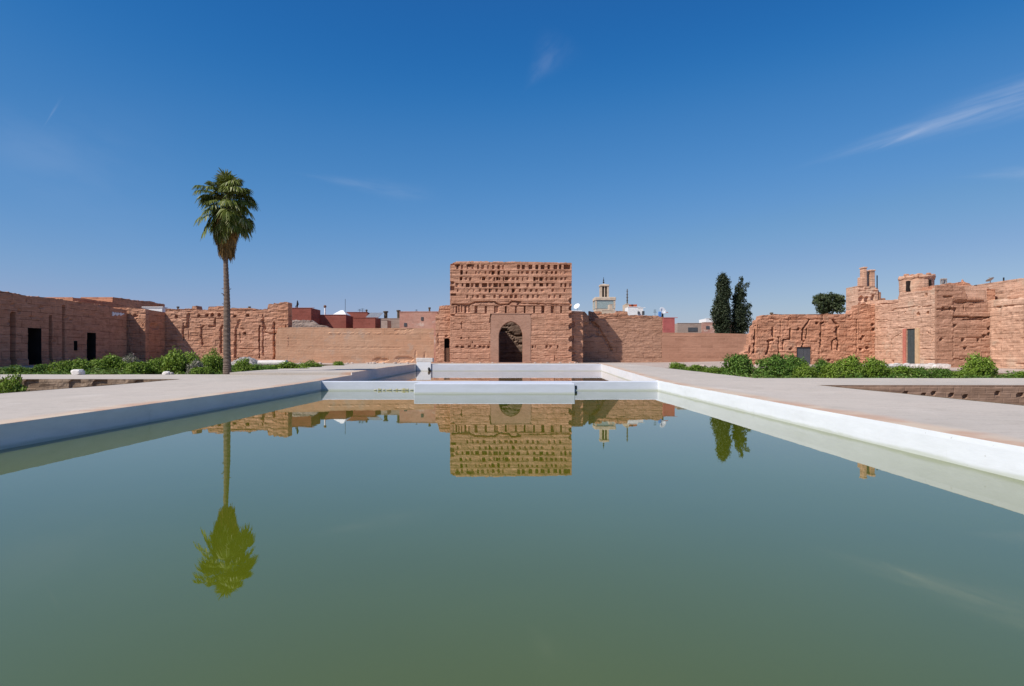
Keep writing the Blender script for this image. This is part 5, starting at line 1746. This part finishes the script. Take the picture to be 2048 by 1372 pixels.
# ---- palm
DP = 55.2
px_, _, _ = at(454, 0, DP)
zb = g(px_, DP) - 0.3
root = empty('palm_tree', (px_, DP, zb))
tag(root, 'tall single fan palm with a shaggy brown skirt', 'palm')
pts, rad = [], []
trunk_px = [(454.5, 752, 8.6), (454.5, 745, 8.2), (454.5, 730, 7.7), (454, 700, 7.0), (453.8, 660, 6.7), (454, 620, 6.4), (453.5, 590, 5.8), (452.5, 560, 5.2), (451.5, 530, 4.6), (451, 505, 4.6), (453, 460, 5.0), (455, 410, 4.6), (457, 375, 4.0)]
for x, y, r_ in trunk_px:
    p = at(x, y, DP)
    pts.append(p)
    rad.append(r_ / F * DP)
P2, R2 = [], []
for i in range(len(pts) - 1):
    for q in range(8):
        t = q / 8
        p = Vector(pts[i]).lerp(Vector(pts[i + 1]), t)
        P2.append(p)
        R2.append((rad[i] * (1 - t) + rad[i + 1] * t) * (1 + 0.05 * (-1) ** q + 0.05 * fbm(p.z * 2, 1.0)))
mb = MB().tube(P2, R2, 14)
rr = random.Random(12)
for i in range(26):                                   # old leaf stubs
    y = rr.uniform(545, 640) if i < 16 else rr.uniform(590, 625)
    p = at(453, y, DP)
    a = rr.uniform(0, 6.28)
    l_ = rr.uniform(0.24, 0.40)
    mb.tube([(p[0], DP, p[2]), (p[0] + l_ * math.cos(a), DP + l_ * math.sin(a), p[2] + rr.uniform(0.02, 0.18))], [0.05, 0.025], 5)
mb.build('trunk', M['bark'], root)


def fronds(specs, mat, name):
    """fan fronds: (base, dir, petiole length, fan radius, droop, tint)"""
    V_, F_, T_ = [], [], []

    def quad(a, b, c, d, t):
        k0 = len(V_)
        V_.extend([a, b, c, d])
        T_.extend([t] * 4)
        F_.append((k0, k0 + 1, k0 + 2, k0 + 3))
    for base, d, pl_, fr, droop, tint in specs:
        base, d = Vector(base), Vector(d).normalized()
        side = d.cross(Vector((0, 0, 1)))
        if side.length < 0.05:
            side = Vector((1, 0, 0))
        side.normalize()
        # petiole bending down
        prev, dirv = base.copy(), d.copy()
        nseg = 4
        for i in range(nseg):
            nd = (dirv + Vector((0, 0, -1)) * droop * 0.16).normalized()
            nxt = prev + nd * pl_ / nseg
            wv = side * 0.022
            quad(prev - wv, prev + wv, nxt + wv * 0.9, nxt - wv * 0.9, (tint * 0.5, 0.2))
            prev, dirv = nxt, nd
        nrm = side.cross(dirv).normalized()
        nl = 19
        for i in range(nl):
            a = R(-105 + 210 * i / (nl - 1) + rr.uniform(-4, 4))
            ld = (dirv * math.cos(a) + side * math.sin(a)).normalized()
            L = fr * (0.78 + 0.22 * math.cos(a)) * rr.uniform(0.85, 1.1)
            tw = ld.cross(nrm).normalized()
            tw = (tw + nrm * rr.uniform(-0.8, 0.8)).normalized()
            hw_ = L * 0.065
            p0 = prev
            p1 = p0 + ld * L * 0.55 + Vector((0, 0, -1)) * droop * L * 0.10
            e = (ld + Vector((0, 0, -1)) * (0.35 + droop * 0.9)).normalized()
            p2 = p1 + e * L * 0.5
            t = (min(1, max(0, tint + rr.uniform(-0.3, 0.3))), rr.random())
            quad(p0 - tw * 0.01, p0 + tw * 0.01, p1 + tw * hw_, p1 - tw * hw_, t)
            quad(p1 - tw * hw_, p1 + tw * hw_, p2 + tw * hw_ * 0.2, p2 - tw * hw_ * 0.2, t)
    me = bpy.data.meshes.new(name)
    me.from_pydata([tuple(v) for v in V_], [], F_)
    att = me.attributes.new('tint', 'FLOAT_COLOR', 'POINT')
    att.data.foreach_set('color', np.array([(t[0], t[1], 0, 1) for t in T_], np.float32).ravel())
    me.update()
    return link(name, me, mat, root)


hub = lambda y: Vector(at(456, y, DP))
specs = []
# upright spear cluster on top
for i in range(30):
    a = rr.uniform(0, 6.28)
    el = rr.uniform(0.75, 1.5)
    d = (math.cos(a) * math.cos(el), math.sin(a) * math.cos(el), math.sin(el))
    specs.append((hub(rr.uniform(383, 402)), d, rr.uniform(0.5, 1.15), rr.uniform(0.75, 1.0), 0.15, 0.75))
# separate arms sticking out
for (tx_, ty_, n_) in ((415, 352, 4), (425, 365, 4), (405, 372, 3), (398, 388, 5), (495, 372, 6), (488, 385, 4), (478, 352, 5), (505, 375, 3), (462, 345, 4), (440, 355, 4)):
    for i in range(n_):
        tgt = Vector(at(tx_ + rr.uniform(-5, 5), ty_ + rr.uniform(-5, 5), DP + rr.uniform(-1.3, 1.3)))
        v_ = tgt - hub(400)
        L = v_.length
        specs.append((hub(400), v_ + Vector((0, 0, 0.25 * L)), L * 0.72, rr.uniform(0.55, 0.85), 0.7, 0.55))
clumps = [(rr.uniform(0, 6.28), rr.uniform(-0.5, 0.75)) for _ in range(22)]
for ca, ce in clumps:                                 # fronds grow in loose clumps with gaps between them
    reach = rr.uniform(0.75, 1.25)
    for i in range(rr.randint(4, 7)):
        a, el = ca + rr.uniform(-0.28, 0.28), ce + rr.uniform(-0.2, 0.2)
        d = (math.cos(a) * math.cos(el), math.sin(a) * math.cos(el), math.sin(el))
        specs.append((hub(408 - 24 * ce + rr.uniform(-6, 6)), d, reach * rr.uniform(1.15, 1.95), rr.uniform(0.85, 1.2), rr.uniform(0.6, 1.3), rr.uniform(0.1, 0.9)))
# hanging green lower fronds
clumps = [(rr.uniform(0, 6.28), rr.uniform(-1.1, -0.45)) for _ in range(15)] + [(3.0, -0.6), (3.3, -0.75), (2.8, -0.9)]
for ca, ce in clumps:
    if math.cos(ca) > 0.35 and ce < -0.7:
        continue
    reach = rr.uniform(0.8, 1.15)
    for i in range(rr.randint(4, 6)):
        a, el = ca + rr.uniform(-0.25, 0.25), ce + rr.uniform(-0.2, 0.2)
        d = (math.cos(a) * math.cos(el), math.sin(a) * math.cos(el), math.sin(el))
        specs.append((hub(rr.uniform(404, 430)), d, reach * rr.uniform(1.05, 1.6), rr.uniform(0.85, 1.2), 1.6, rr.uniform(0.0, 0.7)))
for i in range(18):                                   # the heavy clump hanging on the right
    tgt = Vector(at(rr.uniform(484, 500), rr.uniform(425, 445), DP + rr.uniform(-0.8, 0.8)))
    v_ = tgt - hub(412)
    specs.append((hub(412), v_ + Vector((0, 0, 0.6)), v_.length * 0.85, rr.uniform(0.8, 1.0), 1.8, 0.25))
fronds(specs, M['palm'], 'crown')
specs = []
for i in range(190):
    a = rr.uniform(0, 6.28)
    y = rr.uniform(424, 476)
    el = -1.25 - 0.2 * rr.random()
    d = (math.cos(a) * math.cos(el), math.sin(a) * math.cos(el), math.sin(el))
    sp_ = (480 - y) / 46
    b0 = hub(y) + Vector((math.cos(a), math.sin(a), 0)) * (0.15 + 0.55 * sp_ * rr.uniform(0.5, 1.1))
    b0.x -= 0.12
    specs.append((b0, d, rr.uniform(0.3, 0.95), rr.uniform(0.55, 1.1), 2.2, rr.random() * 0.8))
fronds(specs, M['palmdry'], 'dry_skirt')

# ---- cypresses and the round tree
def tree(name, label, cat, base, lobes, n, size, mat, seed, trunk):
    r0 = empty(name, base)
    tag(r0, label, cat)
    me = leaf_mesh('crown', lobes, n, size, seed, mat, up=0.4, shell=(0.45, 1.05), aspect=0.55, zmin=base[2] + 0.3)
    link('crown', me, None, r0)
    MB_ = MB()
    for pts_, rad_ in trunk:
        MB_.tube(pts_, rad_, 9)
    MB_.build('trunk', M['stem'], r0)
    return r0


def px_lobes(D, rows, seed, jitter=0.18):
    r_ = random.Random(seed)
    L = []
    for (x0, x1, y) in rows:
        n_ = 5
        w_ = (x1 - x0) / F * D
        for i in range(n_):
            a = r_.uniform(0, 6.28)
            rr_ = w_ * r_.uniform(0.20, 0.30)
            cxm = at(0.5 * (x0 + x1), 0, D)[0] + (w_ / 2 - rr_) * math.cos(a) * 0.98
            L.append((cxm, D + (w_ / 2 - rr_) * math.sin(a), at(0, y, D)[2] + r_.uniform(-0.4, 0.4), rr_, rr_, rr_ * r_.uniform(1.2, 1.9)))
    return L


DCY = 128.0
rows = [(1440, 1452, 553), (1433, 1459, 560), (1431, 1461, 568), (1429, 1462, 576), (1428, 1463, 584), (1428, 1462, 592), (1427, 1463, 601), (1425, 1463, 610), (1423, 1463, 619), (1421, 1463, 628), (1421, 1464, 637), (1424, 1464, 646), (1426, 1464, 655), (1430, 1464, 664)]
lob = px_lobes(DCY, rows, 3)
x0, _, zt_ = at(1449.5, 547, DCY)
lob.append((x0, DCY, zt_ - 0.5, 0.16, 0.16, 0.7))
bx_ = at(1445, 0, DCY)[0]
tree('cypress_tree', 'taller columnar dark cypress with a single spike on top', 'tree', (bx_, DCY, 1.0), lob, 15000, 0.17, M['cypress'], 31, [([(bx_, DCY, 0.8), (bx_, DCY, 8), (x0, DCY, zt_ - 0.6)], [0.35, 0.25, 0.04])])
rows = [(1478, 1488, 562), (1474, 1486, 570), (1469, 1489, 578), (1466, 1490, 587), (1463, 1490, 596), (1461, 1490, 605), (1460, 1491, 614), (1459, 1492, 624), (1458, 1492, 634), (1458, 1495, 644), (1459, 1498, 654), (1460, 1500, 663)]
lob = px_lobes(DCY + 1, rows, 4)
for (x, y, r_) in ((1491, 572, 0.6), (1496, 567, 0.38), (1488, 580, 0.65), (1489, 590, 0.5), (1489, 618, 0.8), (1494, 613, 0.8), (1498, 610, 0.55), (1493, 626, 0.95), (1500, 627, 0.5), (1496, 638, 0.95), (1502, 629, 0.35), (1498, 650, 0.8), (1490, 602, 0.45), (1482, 557, 0.45)):
    p = at(x, y, DCY + 1)
    lob.append((p[0], DCY + 1, p[2], r_, r_, r_ * 0.9))
bx_ = at(1478, 0, DCY + 1)[0]
tree('cypress_tree', 'leaning ragged dark cypress with open side branches', 'tree', (bx_, DCY + 1, 1.0), lob, 11500, 0.16, M['cypress'], 32,
     [([(bx_, DCY + 1, 0.8), (bx_, DCY + 1, 9), (at(1481, 0, DCY)[0], DCY + 1, at(0, 560, DCY)[2])], [0.3, 0.2, 0.05]),
      ([(bx_, DCY + 1, 10), (at(1494, 0, DCY)[0], DCY + 1, at(0, 612, DCY)[2])], [0.12, 0.04])])
DRT = 112.0
r_ = random.Random(41)
lob = []
for (x, y, rp) in ((1638, 597, 11), (1650, 594, 12), (1662, 597, 12), (1674, 599, 11), (1632, 606, 10), (1645, 608, 13), (1660, 610, 13), (1678, 607, 10), (1640, 620, 12), (1655, 622, 14), (1670, 620, 12), (1656, 635, 13), (1645, 638, 10)):
    p = at(x, y, DRT)
    for i in range(3):
        q = rp / F * DRT * r_.uniform(0.55, 0.9)
        lob.append((p[0] + r_.uniform(-.4, .4), DRT + r_.uniform(-1.6, 1.6), p[2] + r_.uniform(-.3, .3), q, q, q * 0.8))
bx_ = at(1656, 0, DRT)[0]
tree('broadleaf_tree', 'round dark leafy tree behind the ruined wall', 'tree', (bx_, DRT, 1.0), lob, 6500, 0.17, M['roundtree'], 33,
     [([(bx_, DRT, 0.8), (bx_ + 0.1, DRT, 5), (bx_, DRT, 8.5)], [0.3, 0.22, 0.1]), ([(bx_, DRT, 5.2), (bx_ - 1.3, DRT, 9)], [0.12, 0.04]), ([(bx_, DRT, 5.5), (bx_ + 1.4, DRT + 0.4, 8.8)], [0.12, 0.04])])

# ------------------------------------------------------------------ loose stones, fallen column, rubble


def rock(name, loc, size, seed, mat, sub=3, amp=0.28, flat=1.0):
    bm = bmesh.new()
    bmesh.ops.create_icosphere(bm, subdivisions=sub, radius=1.0)
    for v in bm.verts:
        p = v.co.copy()
        k_ = 1 + amp * fbm(p.x * 1.1 + seed, p.y * 1.1, p.z * 1.1 + seed * 0.7)
        q = Vector((max(-0.9, min(0.88, p.x * k_)), max(-0.9, min(0.9, p.y * k_)), max(-0.75, min(0.85, p.z * k_))))
        v.co = Vector((q.x * size[0] / 1.5, q.y * size[1] / 1.5, q.z * size[2] / 1.4))
    me = bpy.data.meshes.new(name)
    bm.to_mesh(me)
    bm.free()
    o = link(name, me, mat)
    o.location = loc
    return o


x, _, _ = at(156, 0, 54.4)
tag(rock('boulder', (x, 54.4, g(x, 54.4) + 0.17), (0.78, 0.6, 0.42), 3, M['marble']), 'large squarish white boulder at the edge of the cross path', 'rock')
x, _, _ = at(333, 0, 54.5)
tag(rock('boulder', (x, 54.5, g(x, 54.5) + 0.10), (0.45, 0.4, 0.28), 9, M['marble']), 'small white stone on the path edge left of the palm', 'rock')
x, _, _ = at(342, 0, 54.6)
tag(rock('boulder', (x, 54.6, g(x, 54.6) + 0.07), (0.35, 0.3, 0.2), 15, M['greystone']), 'small grey stone leaning beside the small white stone', 'rock')
# fallen column
a, b = at(517, 0, 82), at(569, 0, 82)
zc = g(a[0], 82) + 0.38
r0 = empty('fallen_column', (0.5 * (a[0] + b[0]), 82, g(a[0], 82)))
tag(r0, 'fallen white marble column lying behind the low shrubs', 'column')
MB().tube([(a[0], 82.0, zc), (0.5 * (a[0] + b[0]), 81.95, zc + 0.01), (b[0], 81.9, zc)], [0.34, 0.36, 0.34], 18).build('shaft', M['marble'], r0)
MB().tube([(b[0] + 0.10, 81.88, zc), (b[0] + 0.16, 81.86, zc), (b[0] + 0.34, 81.8, zc), (b[0] + 0.42, 81.78, zc)], [0.22, 0.38, 0.40, 0.22], 18).build('capital', M['marble'], r0)
# grey rubble heap
r0v, r0f = [], []
nxx, nyy = 36, 14
hx, hy = at(490, 0, 84)[0], 84.5
for j in range(nyy + 1):
    for i in range(nxx + 1):
        u, t = i / nxx * 2 - 1, j / nyy * 2 - 1
        hgt = max(0, 1 - (u * u + t * t)) ** 0.8
        x, y = hx + u * 2.1, hy + t * 1.6
        r0v.append((x, y, g(x, y) - 0.1 + hgt * 1.15 + 0.16 * fbm(x * 2.3, y * 2.3, 6.0) * (1 if hgt > 0 else 0)))
for j in range(nyy):
    for i in range(nxx):
        r0f.append((j * (nxx + 1) + i, j * (nxx + 1) + i + 1, (j + 1) * (nxx + 1) + i + 1, (j + 1) * (nxx + 1) + i))
tag(mesh('rubble_heap', r0v, r0f, M['greystone']), 'grey heap of rubble behind the shrub right of the palm', 'rubble')
# scattered stones along the foot of the walls
stone_group = 'loose stones at the foot of the ruined walls'
proto = None
rr = random.Random(77)
spots = []
for px in (600, 640, 695, 704, 735, 742, 748, 766, 790, 800, 815):
    spots.append((px, rr.uniform(100, 104), rr.uniform(0.2, 0.55)))
for px in (905, 930, 960, 985, 1070, 1095, 1120, 1140, 1150, 1155):
    spots.append((px, rr.uniform(107.5, 109.0), rr.uniform(0.2, 0.4)))
for px in (1365, 1375, 1385, 1395, 1405):
    spots.append((px, rr.uniform(76, 79), rr.uniform(0.4, 0.7)))
for px in (1502, 1516, 1610, 1660, 1672):
    spots.append((px, rr.uniform(78, 83), rr.uniform(0.4, 0.8)))
meshes = []
for i in range(4):
    o = rock('loose_stone', (0, 0, 0), (1.0, 0.8, 0.6), 20 + i, M['stone'], 2)
    meshes.append(o.data)
    bpy.data.objects.remove(o)
for i, (px, D_, s) in enumerate(spots):
    x, _, _ = at(px, 0, D_)
    o = bpy.data.objects.new('loose_stone', meshes[i % 4])
    COL.objects.link(o)
    o.location = (x, D_, g(x, D_) + 0.12 * s)
    o.scale = (s, s, s)
    o.rotation_euler = (0, 0, rr.uniform(0, 6))
    tag(o, 'loose pale stone lying at the foot of a ruined wall', 'stone', stone_group)
# low stone ledges in front of the walls
def ledge_block(x0, x1, y0, y1, D, depth, mat, label, seed):
    a, b = at(x0, y1, D), at(x1, y0, D)
    z0_ = g(0.5 * (a[0] + b[0]), D) - 0.25
    o = eroded_wall('stone_ledge', (a[0], D), (b[0], D), z0_, [(0, b[2]), (b[0] - a[0], b[2])], depth, mat, 0.18, 0.12, rough=0.12, ledge=0.06, ragged=0.10, seed=seed)
    return tag(o, label, 'ledge')


ledge_block(864, 996, 723.5, 729, 109.3, 0.9, M['tower'], 'low broken brick footing left of the gatehouse arch', 101)
ledge_block(1048, 1155, 723.5, 729, 109.3, 0.9, M['tower'], 'low broken brick footing right of the gatehouse arch', 102)
ledge_block(1771, 1905, 727.5, 742, 72.2, 0.8, M['marble'], 'pale stone plinth along the foot of the palace wing', 103)
